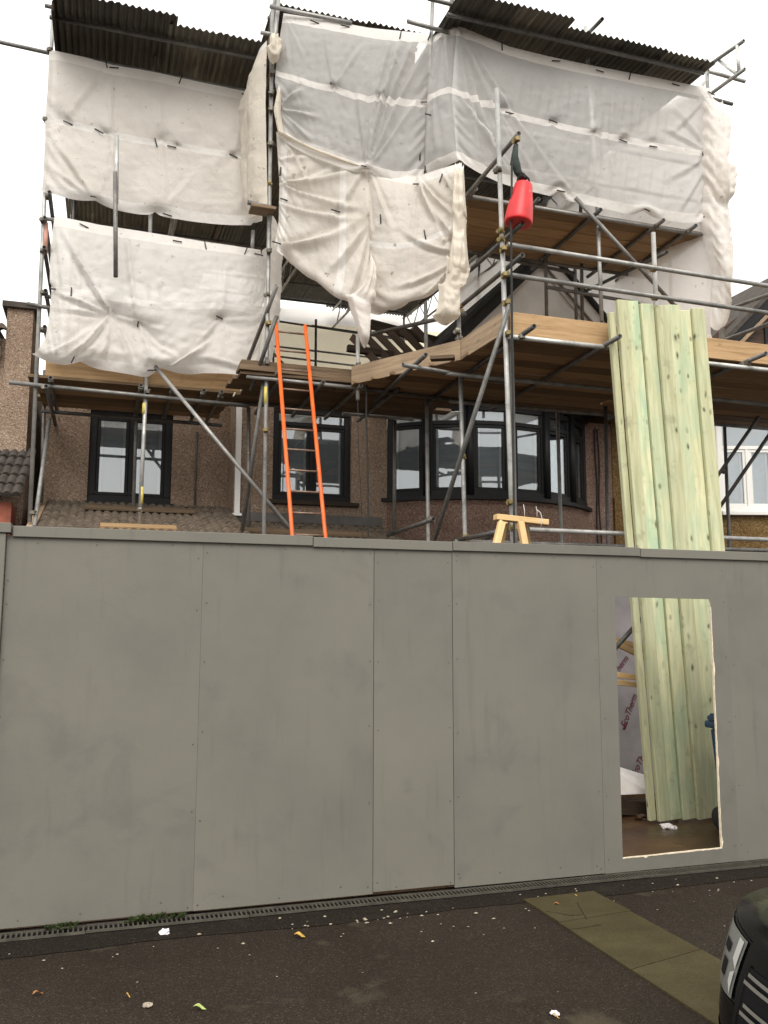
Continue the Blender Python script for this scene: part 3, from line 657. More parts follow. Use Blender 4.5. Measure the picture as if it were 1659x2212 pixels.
def window(parent, A, B, z0, z1, n_lights, transom=None, fw=0.075, mat='frame', depth=0.07, blind=True, inset=0.0):
    """window standing on the line A-B (world xy), between heights z0 and z1; lights side by side, top lights above the transom"""
    A, B = Vector((*A, 0)), Vector((*B, 0)); L = (B-A).length
    mw = frame_matrix(A, B); mw.translation = A
    def lb(name, x0, x1, z0_, z1_, y0, y1, mt, par): 
        m2 = mw @ Matrix.Translation(((x0+x1)/2, (y0+y1)/2, (z0_+z1_)/2))
        return put(name, bev_box_mesh(x1-x0, y1-y0, z1_-z0_, 0.006), mt, par, m2)
    y0 = inset
    fr = lb('window', 0, L, z0, z0+fw, y0-0.01, y0+depth, mat, parent)
    lb('frame', 0, L, z1-fw, z1, y0, y0+depth, mat, fr)
    lb('frame', 0, fw, z0+fw, z1-fw, y0, y0+depth, mat, fr); lb('frame', L-fw, L, z0+fw, z1-fw, y0, y0+depth, mat, fr)
    w = (L-2*fw)/n_lights; mull = 0.06
    zt = transom or z1-fw
    if transom: lb('transom', fw, L-fw, transom-0.03, transom+0.03, y0+0.003, y0+depth-0.003, mat, fr)
    for k in range(n_lights):
        a, b = fw+k*w, fw+(k+1)*w
        if k: lb('mullion', a-mull/2, a+mull/2, z0+fw, zt-(0.03 if transom else 0), y0+0.004, y0+depth-0.004, mat, fr); a += mull/2
        if k < n_lights-1: b -= mull/2
        zz1 = zt-(0.03 if transom else 0)
        # sash
        s = 0.045
        for (p, q, r_, t_) in ((a, b, z0+fw, z0+fw+s), (a, b, zz1-s, zz1), (a, a+s, z0+fw+s, zz1-s), (b-s, b, z0+fw+s, zz1-s)):
            lb('sash', p, q, r_, t_, y0+0.016, y0+depth-0.01, mat, fr)
        lb('pane', a+s-0.004, b-s+0.004, z0+fw+s-0.004, zz1-s+0.004, y0+0.034, y0+0.040, 'glass', fr)
        if blind:
            lb('blind', a+s-0.01, b-s+0.01, z0+fw+0.01, zz1-0.01, y0+0.085, y0+0.09, blind if isinstance(blind, str) else 'blind', fr)
            for e in ((a+s-0.004, a+s+0.035), (b-s-0.035, b-s+0.004)): lb('blind_edge', e[0], e[1], z0+fw+s, zz1-s, y0+0.06, y0+0.072, 'white_frame', fr)
    if transom:
        lb('top_light', fw-0.004, L-fw+0.004, transom+0.026, z1-fw+0.004, y0+0.034, y0+0.04, 'glass', fr)
        if blind: lb('blind', fw, L-fw, transom+0.02, z1-fw, y0+0.085, y0+0.09, 'blind', fr)
    return fr
house = thing('house', 'brown pebbledash house with dark framed windows behind the scaffold', 'house', (3, 7, 0))
YL, YM = 6.5, 6.0
XL, XC, XR = -0.84, 1.69, 7.72
wl = (-0.235, 0.885, 3.56, 4.86)
wm = (2.235, 3.385, 3.62, 4.98)
wall_open('wall', XL, XC, 0, 5.1, YL, 0.25, [wl], 'pebble', house)
bay_a, bay_b = 3.93, 7.25
wall_open('wall', XC, bay_a, 0, 5.1, YM, 0.25, [wm], 'pebble', house)
box('wall', bay_b, XR, YM, YM+0.25, 0, 5.1, 'pebble_red', house, 0)
box('side_wall', XL, XL+0.25, YL+0.251, 13, 0, 5.1, 'pebble', house, 0); box('side_wall', XR-0.25, XR, YM+0.251, 13, 0, 5.1, 'pebble', house, 0)
box('return_wall', XC, XC+0.25, YM+0.251, YL+0.248, 0, 5.1, 'pebble', house, 0)
box('loft_floor', XL+0.26, XR-0.26, YL+0.27, 12.9, 4.75, 4.95, 'board_dark', house, 0)
window(house, (wl[0], YL), (wl[1], YL), wl[2], wl[3], 2, inset=0.06, fw=0.10)
window(house, (wm[0], YM), (wm[1], YM), wm[2], wm[3], 2, transom=4.74, inset=0.05, fw=0.09)
box('sill', wl[0]-0.04, wl[1]+0.05, YL-0.06, YL+0.05, wl[2]-0.05, wl[2]-0.003, 'frame', house)
box('sill', wm[0]-0.08, wm[1]+0.10, YM-0.09, YM+0.045, wm[2]-0.06, wm[2]-0.003, 'rafter', house)
box('lintel', wl[0]-0.05, wl[1]+0.05, YL-0.04, YL-0.002, wl[3]+0.003, wl[3]+0.09, 'frame', house)
# white square downpipe at the corner, with its shoe
box('downpipe', 1.70, 1.775, YM-0.09, YM-0.015, 3.40, 4.98, 'white_frame', house); box('downpipe_shoe', 1.675, 1.80, YM-0.11, YM-0.005, 3.36, 3.398, 'white_frame', house)
rod('conduit', [(1.22, YL-0.02, 3.45), (1.22, YL-0.02, 4.62)], 0.014, 'lead', house)
# curved bay
NB = 6; sag = 0.72; ch = bay_b-bay_a; Rb = (ch*ch/4+sag*sag)/(2*sag); xc, yc = (bay_a+bay_b)/2, YM-sag+Rb
th0 = math.asin(ch/2/Rb)
def bayp(k, off=0.0):
    a = -th0+2*th0*k/NB; return (xc+(Rb+off)*math.sin(a), yc-(Rb+off)*math.cos(a))
BZ0, BZ1, BZT = 3.72, 5.06, 4.80
bay = put('bay_window', mesh('bay_wall', [(*bayp(k/4), z) for z in (0, BZ0-0.06) for k in range(NB*4+1)], [(k, k+1, NB*4+1+k+1, NB*4+1+k) for k in range(NB*4)]), 'pebble_red', house)
for k in range(NB):
    window(bay, bayp(k), bayp(k+1), BZ0, BZ1, 1, transom=BZT, fw=0.085, inset=0.0)
vs2 = [(*bayp(k/4, 0.07), z) for z in (BZ0-0.058, BZ0-0.004) for k in range(-1, NB*4+2)]+[(*bayp(k/4, -0.10), z) for z in (BZ0-0.058, BZ0-0.004) for k in range(-1, NB*4+2)]
q_ = NB*4+3
put('sill', mesh('sill', vs2, [(k, k+1, q_+k+1, q_+k) for k in range(q_-1)]+[(q_+k, q_+k+1, 3*q_+k+1, 3*q_+k) for k in range(q_-1)]+[(k+1, k, 2*q_+k, 2*q_+k+1) for k in range(q_-1)]), 'frame', bay)
for k in range(1, NB): p = bayp(k, 0.012); rod('mullion', [(p[0], p[1], BZ0), (p[0], p[1], BZ1)], 0.055, 'frame', bay, 8)
vs2 = [(*bayp(k/4, 0.05), z) for z in (BZ1, BZ1+0.14) for k in range(NB*4+1)]; q_ = NB*4+1
put('fascia', mesh('fascia', vs2, [(k, k+1, q_+k+1, q_+k) for k in range(q_-1)]), 'frame', bay)
put('bay_lid', mesh('bay_lid', [(*bayp(k/4, 0.05), BZ1+0.13) for k in range(NB*4+1)], [tuple(range(NB*4+1))]), 'felt', bay)
# black cables on the wall right of the bay
for dx in (0.0, 0.05):
    rod('cable', [(7.42+dx+0.012*math.sin(z*5+dx*90), YM-0.02, z) for z in [2.6+0.15*i for i in range(17)]], 0.012, 'rope', house, 6)
# lean-to roofs in front, tiles laid one by one
def roof_tile_mesh(w, l):
    n_, prof = 9, []
    for k in range(n_): s = k/(n_-1); prof.append((s*w-w/2, 0.034*abs(math.sin(s*2*math.pi))**0.9))
    vs2 = []
    for (yy, dz) in ((0, 0.034), (l, 0.0)):
        for (xx, zz) in prof: vs2.append((xx, yy, zz+dz+0.014))
    for (xx, zz) in prof: vs2.append((xx, 0.0, zz*0.5+0.004))
    fs2 = [(k, k+1, n_+k+1, n_+k) for k in range(n_-1)]+[(2*n_+k, 2*n_+k+1, k+1, k) for k in range(n_-1)]
    return mesh('roof_tile', vs2, fs2, False)
TILE = roof_tile_mesh(0.205, 0.27); TILE_D = roof_tile_mesh(0.205, 0.27)
SL = 0.284
def lean_to(x0, x1, yt, zt, rows, mat, parent, y_wall):
    ang = math.atan(SL); yb = yt-rows*0.2*math.cos(ang)-0.05; zb = zt-(yt-yb)*SL
    deck = poly_prism('lean_to_roof', [(x0, yb, zb-0.03), (x1, yb, zb-0.03), (x1, yt, zt-0.03), (x0, yt, zt-0.03)], (0, 0, 0.025), 'felt', parent)
    cols = int((x1-x0)/0.2)
    for r_ in range(rows):
        for c_ in range(cols):
            d = (rows-r_)*0.2-0.0; yy = yt-d*math.cos(ang); zz = zt-d*math.sin(ang)
            mw = Matrix.Translation((x0+0.1+c_*((x1-x0)/cols)+random.uniform(-.004, .004), yy, zz+random.uniform(0, .006))) @ Matrix.Rotation(ang+random.uniform(-.02, .02), 4, 'X') @ Matrix.Rotation(random.uniform(-.025, .025), 4, 'Z')
            put('roof_tile', TILE, mat, deck, mw)
    box('front_wall', x0, x1, yb+0.15, yb+0.40, 0, zb+0.01, 'pebble', parent, 0)
    return deck
lean_to(XL+0.12, XC, YL-0.002, 3.50, 13, 'tile', house, 4.5)
lean_to(XC+0.01, 3.85, YM-0.002, 3.25, 10, 'tile', house, 4.5)
beam('verge_board', (XL+0.06, 4.0, 2.80), (XL+0.06, 6.49, 3.52), 0.10, 0.06, 'toe_grey', house)
box('flashing', XC+0.02, 3.85, YM-0.03, YM-0.003, 3.30, 3.43, 'lead', house); box('flashing', XL+0.2, XC-0.02, YL-0.03, YL-0.003, 3.42, 3.51, 'lead', house)
# broken mortar and slipped tiles at the abutment
for k in range(9):
    xx = 1.1+k*0.062; mw = Matrix.Translation((xx, 6.36+random.uniform(-.08, .06), 3.50+random.uniform(-0.01, .03))) @ Matrix.Rotation(random.uniform(-.5, .5), 4, 'X') @ Matrix.Rotation(random.uniform(-1, 1), 4, 'Z')
    put('broken_tile', bev_box_mesh(random.uniform(.07, .16), random.uniform(.06, .12), 0.02, 0.006), 'tile', house, mw)
# gable over the bay: white face, black felt slope, pale verge board
YG = 5.0
ap = P(1165, 560, YG); GX, GZ = ap.x, ap.z
zb_ = 5.2; hw = GZ-zb_
gab = poly_prism('gable', [(GX-hw, YG, zb_), (GX+hw, YG, zb_), (GX, YG, GZ)], (0, 0.18, 0), 'render_white', house)
for sgn in (-1, 1):
    a = Vector((GX, 0, GZ+0.10)); b = Vector((GX+sgn*(hw+0.25), 0, zb_-0.15))
    nrm_ = Vector((sgn*0.7, 0, 0.7))*0.05
    poly_prism('gable_roof', [(a.x, YG-0.22, a.z), (b.x, YG-0.22, b.z), (b.x, 10.5, b.z), (a.x, 10.5, a.z)], nrm_, 'felt', house)
    beam('verge_board', (GX+sgn*0.02, YG-0.12, GZ+0.02), (GX+sgn*(hw+0.2), YG-0.12, zb_-0.18), 0.03, 0.20, 'felt' if sgn < 0 else 'render_white', gab)
    beam('verge_trim', (GX+sgn*0.10, YG-0.03, GZ-0.22), (GX+sgn*(hw+0.05), YG-0.03, zb_-0.20), 0.03, 0.05, 'render_white', gab)
# stripped rafters beside the gable
for k in range(6):
    u0 = 770+k*27
    A = P(u0-10, 728-k*4, 6.9); B = P(u0+62, 800-k*3, 6.3)
    beam('rafter', A, B, 0.05, 0.11, 'rafter', house)
beam('wall_plate', P(750, 752, 6.6), P(900, 775, 6.6), 0.10, 0.10, 'rafter', house); beam('ridge_plate', P(800, 700, 7.2), P(960, 742, 7.2), 0.06, 0.16, 'rafter', house)
box('brick_stub', 0.7, 1.35, 6.55, 6.75, 5.1, 5.5, 'brick', house); box('brick_stub', 3.3, 3.8, 6.1, 6.3, 5.1, 5.3, 'brick', house)

# ------------------------------------------------------------------ neighbours
nb = thing('neighbour_house', 'grey brown pebbledash house end with white gutter beyond the corner post', 'house', (-2, 6.5, 0))
box('wall', -2.2, -1.0, 5.9, 12, 0, 5.55, 'pebble', nb, 0); box('wall', -1.30, -0.985, 5.82, 6.6, 0, 5.94, 'pebble', nb, 0); box('coping', -1.36, -0.95, 5.76, 6.66, 5.943, 6.02, 'tile_dark', nb)
box('gutter', -2.2, -1.36, 5.66, 5.80, 5.42, 5.54, 'white_frame', nb, 0.03); box('soffit', -2.2, -1.36, 5.68, 5.895, 5.30, 5.417, 'white_frame', nb)
rfn = poly_prism('roof', [(-2.25, 5.72, 5.56), (-1.37, 5.72, 5.56), (-1.37, 9, 5.95), (-2.25, 9, 5.95)], (0, 0, 0.06), 'tile_dark', nb)
for k in range(6): put('roof_tile', TILE, 'tile', rfn, Matrix.Translation((-2.15+k*0.15, 5.73, 5.62)) @ Matrix.Rotation(0.12, 4, 'X'))
ln = poly_prism('porch_roof', [(-2.3, 5.1, 3.35), (-1.18, 5.1, 3.35), (-1.02, 5.895, 4.02), (-2.3, 5.895, 4.02)], (0, 0, 0.05), 'felt', nb)
for r_ in range(5):
    for c_ in range(7):
        put('roof_tile', TILE_D, 'tile_dark', ln, Matrix.Translation((-2.25+c_*0.2-0.0+(r_*0.02), 5.06+r_*0.165, 3.37+r_*0.14)) @ Matrix.Rotation(0.70, 4, 'X'))
box('porch_wall', -2.3, -1.30, 5.2, 5.85, 0, 3.33, 'red_paint', nb, 0); box('porch_wall', -1.28, -1.06, 5.2, 5.85, 0, 3.33, 'brick', nb, 0)

nb2 = thing('neighbour_house', 'golden pebbledash neighbouring house with white curved bay window past the timbers', 'house', (10, 7, 0))
box('wall', XR+0.01, 14, YM+0.0, 12, 0, 6.2, 'pebble_gold', nb2, 0)
box('wall_base', XR+0.01, 9.0, YM-0.04, YM-0.002, 0, 3.9, 'pebble_gold', nb2, 0)
bpts = [(9.0, 5.998), (9.32, 5.45), (10.25, 5.18), (11.2, 5.45), (11.6, 5.998)]
bw = put('bay_window', mesh('bay_wall', [(*p, z) for z in (0, 3.66) for p in bpts], [(k, k+1, 5+k+1, 5+k) for k in range(4)]), 'pebble_gold', nb2)
for k in range(4): window(bw, bpts[k], bpts[k+1], 3.68, 5.30, 2 if k in (1, 2) else 1, transom=4.72, fw=0.09, mat='white_frame', blind='net_curtain')
for k in range(4): beam('bay_fascia', (*bpts[k], 5.42), (*bpts[k+1], 5.42), 0.14, 0.22, 'white_frame', bw)
for k in range(4): beam('bay_sill', (bpts[k][0], bpts[k][1]-0.02, 3.65), (bpts[k+1][0], bpts[k+1][1]-0.02, 3.65), 0.16, 0.06, 'white_frame', bw)
box('bay_roof', 8.95, 11.65, 5.0, 5.99, 5.54, 5.62, 'felt', nb2)
# its gable: dark verge, boards on the face
gx2, gz2 = 11.0, 7.8
poly_prism('gable', [(8.9, 5.6, 6.21), (13.1, 5.6, 6.21), (gx2, 5.6, gz2)], (0, 0.2, 0), 'rafter', nb2)
box('wall', 9.0, 13.0, 5.6, 5.99, 5.63, 6.205, 'pebble_gold', nb2, 0)
for sgn in (-1, 1):
    poly_prism('gable_roof', [(gx2, 5.3, gz2+0.1), (gx2+sgn*2.4, 5.3, gz2-2.2), (gx2+sgn*2.4, 11, gz2-2.2), (gx2, 11, gz2+0.1)], (sgn*0.04, 0, 0.06), 'tile_dark', nb2)
    beam('verge_board', (gx2, 5.42, gz2-0.05), (gx2+sgn*2.3, 5.42, gz2-2.2), 0.03, 0.20, 'frame', nb2); beam('verge_trim', (gx2, 5.38, gz2-0.22), (gx2+sgn*2.1, 5.38, gz2-2.18), 0.02, 0.06, 'toe_grey', nb2)
for xx in (9.9, 10.5, 11.1): box('half_timber', xx, xx+0.12, 5.57, 5.598, 5.64, 6.9, 'frame', nb2)

# ------------------------------------------------------------------ scaffold, front of the left wing
LF, LB = 4.6, 5.85
sl_ = thing('scaffold', 'galvanised tube scaffold standing on the tiled lean-to roof before the wing window', 'scaffold', (0.4, 4.6, 2.9))
TB = lambda n_, a, b, par, mat='tube', **k: tube(n_, P(*a), P(*b), par, mat, **k)
TB('standard', (64, 1128, LF), (115, 14, LF), sl_, 'tube_bright')
TB('standard', (301, 1140, LF), (317, 809, LF), sl_); TB('standard', (318, 806, LF), (333, 104, LF), sl_)
TB('brace', (74, 1138, LF-0.12), (107, 905, LB-0.1), sl_)
TB('standard', (89, 1086, LB+0.1), (97, 800, LB+0.1), sl_, 'tube_dark'); TB('standard', (288, 1096, LB), (298, 790, LB), sl_)
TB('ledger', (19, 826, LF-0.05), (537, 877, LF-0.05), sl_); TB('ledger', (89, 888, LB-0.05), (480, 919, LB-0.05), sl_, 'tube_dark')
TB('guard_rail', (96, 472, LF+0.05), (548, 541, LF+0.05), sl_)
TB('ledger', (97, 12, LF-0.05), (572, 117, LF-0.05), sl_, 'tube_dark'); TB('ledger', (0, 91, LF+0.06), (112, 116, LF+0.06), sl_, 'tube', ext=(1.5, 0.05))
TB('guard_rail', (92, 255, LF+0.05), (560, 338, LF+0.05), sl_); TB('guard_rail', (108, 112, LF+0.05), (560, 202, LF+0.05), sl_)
TB('ledger', (96, 640, LF+0.05), (560, 690, LF+0.05), sl_)
TB('brace', (334, 790, LF-0.16), (626, 1141, LF-0.55), sl_)
TB('standard', (249, 372, LF-0.50), (250, 598, LF-0.50), sl_, 'tube_dark', r=0.026); TB('standard', (252.5, 293, LF-0.44), (251, 440, LF-0.44), sl_, 'tube_bright', r=0.026)
rod('paint_band', [P(312.2, 871, LF), P(311.2, 895, LF)], 0.0250, 'yellow', sl_, 14); rod('paint_band', [P(306, 1052, LF), P(304.5, 1088, LF)], 0.0250, 'yellow', sl_, 14)
TB('standard', (545, 540, LF), (547, 498, LF), sl_); TB('standard', (540, 205, LF), (551, 155, LF), sl_, 'tube_dark')
zl = P(300, 852, LF).z + 0.075
for u in (110, 303, 438, 476, 372):
    p = P(u, 846 if u > 200 else 832, LF); A = Vector((p.x, LF-0.16, zl)); B = Vector((p.x, LB+0.35, zl)); tube('transom', A, B, sl_, 'tube_dark')
    coupler((p.x, LF-0.05, zl-0.02), sl_)
for k in range(6):
    yy = LF+0.12+k*0.232; z_ = zl+0.044+random.uniform(0, .012)
    beam('scaffold_board', (-0.86+random.uniform(-.05, .05), yy, z_), (1.50+random.uniform(-.08, .06), yy, z_), 0.225, 0.038, 'board', sl_)
a_, b_ = P(97, 803, LF-0.0), P(520, 850, LF-0.0)
beam('toe_board', (a_.x, LF+0.055, zl+0.18), (b_.x, LF+0.055, zl+0.18), 0.038, 0.225, 'toe', sl_)
# return rails at the open end, seen end on
for (u, v) in ((107, 418), (97, 473), (96, 537), (99, 630), (97, 708), (100, 836)):
    p = P(u, v, LF-0.1); tube('return_rail', (p.x, LF-0.14, p.z), (p.x+0.02, LB+2.6, p.z), sl_, 'tube_dark'); coupler((p.x-0.03, LF-0.03, p.z), sl_)
TB('brace', (68, 658, LF-0.05), (100, 664, LF-0.05), sl_, 'tube_dark', ext=(0.05, 0.1))
for (u, v) in ((72, 1108), (108, 112), (100, 262), (117, 24), (318, 848), (302, 1100), (545, 540)): coupler(P(u, v, LF-0.02), sl_)
rod('marker_sleeve', [P(99.5, 482, LF), P(97.8, 548, LF)], 0.027, simple('pink_sleeve', (0.55, 0.28, 0.22), 0.6), sl_, 12)

# ------------------------------------------------------------------ scaffold, middle and bay, projecting forward
SM, RF, RU, RB = 3.75, 1.4, 2.8, 4.0
sc = thing('scaffold', 'galvanised tube scaffold with boarded decks stepping forward round the curved bay', 'scaffold', (4.5, 2.5, 0))
def down(u, v, Y, top, mat='tube', name='standard'):            # an upright that reaches the ground out of sight behind the hoarding
    a = P(u, v, Y); b = P(*top); d = (a-b); s = max(1.0, (b.z-0.02)/max(0.01, b.z-a.z)); return tube(name, b+d*s, b, sc, mat)
down(570, 1163, SM, (589, 10, SM)); rod('paint_band', [P(574.6, 836, SM), P(574, 872, SM)], 0.0250, 'yellow', sc, 14)
TB('brace', (523, 1147, SM+0.75), (577, 772, SM-0.06), sc, 'tube_dark'); TB('standard', (537, 1149, 4.9), (537, 880, 4.9), sc, 'tube_dark')
TB('standard', (596, 62, SM-0.1), (602, 0, SM-0.1), sc, 'tube', ext=(0.6, 0.1)); TB('standard', (583, 75, SM+0.25), (596, -12, SM-0.05), sc, 'tube')
TB('ledger', (583, 14, SM-0.15), (760, 50, SM-0.45), sc); TB('transom', (563, 70, SM-0.05), (600, 77, SM-0.1), sc)
rod('board_stub', [P(535, 437, SM-0.12), P(597, 452, SM-0.12)], 0.028, 'tube_dark', sc, 10); beam('scaffold_board', P(540, 450, SM-0.05), P(592, 458, SM-0.05), 0.22, 0.04, 'board_dark', sc)
for v, y_ in ((160, 0), (205, 0), (240, 0), (315, 0), (395, 1), (450, 1), (545, 0), (635, 0), (700, 1), (785, 0), (812, 0), (930, 1)): coupler(P(589-0.0165*(v-10), v, SM-0.02), sc, bool(y_))
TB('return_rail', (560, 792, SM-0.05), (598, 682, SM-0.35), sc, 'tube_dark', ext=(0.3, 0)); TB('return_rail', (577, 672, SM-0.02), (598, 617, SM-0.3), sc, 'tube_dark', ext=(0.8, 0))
zm = P(650, 828, SM).z
# middle deck
TB('ledger', (532, 813, SM-0.05), (790, 840, SM-0.05), sc); TB('ledger', (790, 841, SM-0.05), (1070, 874, SM-0.05), sc, 'tube_dark')
TB('ledger', (507, 873, 4.9), (911, 885, 4.9), sc, 'tube_dark'); TB('ledger', (740, 893, 5.1), (893, 906, 5.1), sc, 'tube')
for u in (600, 690, 770, 850): p = P(u, 830, SM); tube('transom', (p.x, SM-0.2, zm-0.02), (p.x, 5.3, zm-0.02), sc, 'tube_dark')
for k in range(6):
    yy = SM+0.02+k*0.234; x0 = P(508, 830, SM).x+random.uniform(-.05, .2); beam('scaffold_board', (x0, yy, zm+0.045), (4.3+random.uniform(-.3, .2), yy, zm+0.045+random.uniform(0, .02)), 0.218, 0.038, 'board_dark', sc)
for k in range(4):
    x0 = P(512+k*3, 830, SM).x; beam('scaffold_board', (x0, SM-0.02+k*0.05, zm+0.088+k*0.041), (x0+1.2+random.uniform(0, .8), SM+0.04+k*0.03, zm+0.088+k*0.041), 0.225, 0.038, 'board_dark', sc)
# middle uprights, rails and toe boards on the splayed corner
down(925, 1173, RB, (919, 633, RB)); TB('standard', (773, 864, 3.7), (773, 722, 3.7), sc, 'tube_bright'); TB('standard', (851, 1150, 5.0), (853, 908, 5.0), sc, 'tube_dark')
down(1005, 1181, RU, (988, 588, RU), 'tube_bright')
down(1108, 1184, RF, (1073, 192, RF), 'tube_bright'); TB('standard', (1113, 1184, RF+0.06), (1103, 672, RF+0.06), sc, 'tube_dark', ext=(2.4, 0))
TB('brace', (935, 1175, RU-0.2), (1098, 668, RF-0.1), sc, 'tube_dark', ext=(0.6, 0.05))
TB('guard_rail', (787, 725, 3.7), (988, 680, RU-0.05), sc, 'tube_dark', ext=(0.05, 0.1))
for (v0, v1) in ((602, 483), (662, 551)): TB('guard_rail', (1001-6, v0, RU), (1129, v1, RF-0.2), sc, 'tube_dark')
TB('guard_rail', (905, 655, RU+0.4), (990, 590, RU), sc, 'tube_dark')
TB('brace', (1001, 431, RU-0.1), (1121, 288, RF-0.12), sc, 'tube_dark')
for (u, v, y_) in ((1077, 365, 0), (1082, 497, 1), (1083, 515, 1), (1085, 540, 1), (1088, 596, 1), (1091, 655, 1), (1095, 722, 1), (1100, 1085, 1), (1106, 1140, 1)): coupler(P(u, v, RF-0.02), sc, bool(y_))
for (u, v, y_) in ((989, 616, 1), (991, 664, 1), (992, 676, 1), (994, 730, 0), (996, 795, 0), (1000, 985, 1), (1003, 1160, 1)): coupler(P(u, v, RU-0.02), sc, bool(y_))
coupler(P(773, 838, 3.68), sc, True); coupler(P(773, 790, 3.68), sc); coupler(P(921, 1122, RB-0.02), sc)
zr = P(1200, 742, RF).z
A1, A2, A3 = P(760, 808, 3.68), P(1000, 756, 2.3), P(1092, 700, RF)
zt_ = zr+0.16
beam('toe_board', (A1.x, 3.66, zt_), (A2.x, 2.35, zt_), 0.038, 0.225, 'toe_grey', sc); beam('toe_board', (A2.x+0.01, 2.33, zt_), (A3.x, RF+0.02, zt_), 0.038, 0.225, 'toe_grey', sc)
p0 = P(1104, 700, RF).x; p1 = P(1315, 725, RF).x
beam('toe_board', (p0, RF+0.03, zt_), (p1, RF+0.03, zt_), 0.038, 0.235, 'toe', sc); beam('toe_board', (p1+0.01, RF+0.035, zt_-0.01), (9.0, RF+0.035, zt_-0.01), 0.038, 0.225, 'toe', sc)
# forward deck boards (run along the front); the corner ones are cut on the splay
nbd = 11
for k in range(nbd):
    yy = RF+0.17+k*0.232
    xs = p0-0.02 if yy < 2.3 else max(A1.x+0.3, p0-(yy-RF)*0.62)
    xs = p0-0.02-(yy-RF)*(p0-A2.x)/(2.35-RF) if yy < 2.35 else A2.x-(yy-2.35)*(A2.x-A1.x)/(3.66-2.35)
    cut = 6.1+random.uniform(-.3, .3)
    beam('scaffold_board', (xs, yy, zr+0.066), (cut, yy, zr+0.066+random.uniform(0, .020)), 0.218, 0.038, 'board', sc); beam('scaffold_board', (cut+0.01, yy, zr+0.066), (9.2, yy, zr+0.066+random.uniform(0, .020)), 0.218, 0.038, 'board', sc)
tube('ledger', (p0-0.05, RF-0.05, zr), (P(1318, 760, RF).x, RF-0.05, zr), sc, 'tube_bright'); tube('ledger', (P(1318, 760, RF).x+0.05, RF-0.05, zr-0.05), (9.0, RF-0.05, zr-0.05), sc, 'tube_bright')
for v in ((1022, 800, 1325, 835), (1014, 866, 1329, 886)):
    a_, b_ = PZ(v[0], v[1], zr), PZ(v[2], v[3], zr); yy = (a_.y+b_.y)/2; tube('ledger', (a_.x-0.3, yy, zr-0.05), (9.0, yy, zr-0.05), sc, 'tube')
a_ = PZ(870, 788, zr-0.04); b_ = PZ(1100, 828, zr-0.04); tube('ledger', a_, b_, sc, 'tube_dark')
for (u, v) in ((1150, 706), (1335, 735), (1650, 782), (1012, 775)):
    p = P(u, v, RF-0.3); tube('transom', (p.x, RF-0.34 if u > 1100 else 2.2, zr+0.02), (p.x+0.05, 4.15, zr+0.02), sc, 'tube_dark'); coupler((p.x, RF-0.05, zr), sc)
beam('board_offcut', PZ(930, 775, zr+0.03), PZ(982, 772, zr+0.03), 0.1, 0.04, 'board_dark', sc)
# guard rails of the forward deck
for (v0, v1) in ((529, 616), (594, 681)): a_, b_ = P(1104, v0, RF-0.05), P(1659, v1, RF-0.05); zz = (a_.z+P(1659, v1, RF-0.05).z)/2; tube('guard_rail', (a_.x-0.04, RF-0.05, a_.z), (9.0, RF-0.05, a_.z-0.06), sc, 'tube')
down(1421, 760, RF+0.12, (1411, 503, RF+0.12), 'tube'); coupler(P(1414, 578, RF-0.02), sc, True); coupler(P(1417, 640, RF-0.02), sc, True)
# uprights behind
down(1213, 1185, RB, (1204, 892, RB), 'tube'); down(1313, 1165, 3.6, (1307, 819, 3.6), 'tube_dark'); down(1576, 1190, RB, (1556, 700, RB), 'tube_dark')
TB('standard', (1300, 695, RU), (1290, 440, RU), sc); TB('standard', (1291, 440, RU), (1265, 58, RU), sc, 'tube_bright'); TB('standard', (1285, 300, RU+0.06), (1275, 80, RU+0.06), sc, 'tube')
TB('standard', (1181, 690, RB), (1176, 425, RB), sc, 'tube_dark'); TB('standard', (1258, 690, RB+0.1), (1254, 430, RB+0.1), sc, 'tube_dark'); TB('standard', (1245, 690, RB+0.6), (1242, 580, RB+0.6), sc, 'tube_dark'); TB('standard', (1450, 660, RB), (1444, 470, RB), sc, 'tube_dark')
TB('standard', (1562, 735, RU), (1525, 128, RU), sc, 'tube_bright'); TB('standard', (985, 350, RU), (986, -12, RU), sc, 'tube'); TB('standard', (920, 390, 3.0), (935, -12, 3.0), sc, 'tube'); TB('standard', (969, 60, RU), (978, -12, RU), sc, 'tube_dark')
TB('standard', (1002, 80, RU+0.1), (1011, 42, RU+0.1), sc, 'tube_bright'); TB('transom', (880, 46, 2.7), (968, 70, 2.75), sc, 'tube'); TB('transom', (925, -3, 2.7), (1010, 18, 2.75), sc, 'tube_dark')
# upper deck of the bay scaffold
zu = P(1260, 470, RU).z
tube('ledger', (P(1010, 429, RU).x, RU-0.05, zu), (P(1527, 516, RU).x, RU-0.05, zu), sc, 'tube')
for k in range(6): 
    yy = RU+0.12+k*0.232; beam('scaffold_board', (P(1003, 440, yy).x, yy, zu+0.05), (7.22, yy, zu+0.05+random.uniform(0, .018)), 0.218, 0.038, 'board', sc)
for (u, v) in ((1025, 420), (1294, 455), (1430, 484), (1160, 440), (1500, 505)):
    p = P(u, v, RU-0.2); tube('transom', (p.x, RU-0.24, zu+0.005), (p.x+0.04, RB+0.4, zu+0.005), sc, 'tube_dark'); coupler((p.x, RU-0.05, zu), sc)
TB('ledger', (1020, 545, RB), (1240, 590, RB), sc, 'tube_dark'); tube('ledger', (3.9, RB+0.05, zu-0.045), (7.3, RB+0.05, zu-0.045), sc, 'tube_dark')
for zz in (0.5, 1.0, 1.95): tube('guard_rail', (3.7, RU+0.05, zu+zz), (7.35, RU+0.05, zu+zz), sc, 'tube')
TB('brace', (1243, 427, RU-0.12), (1457, 660, RU-0.12), sc, 'tube_dark'); coupler(P(1300, 490, RU-0.1), sc)
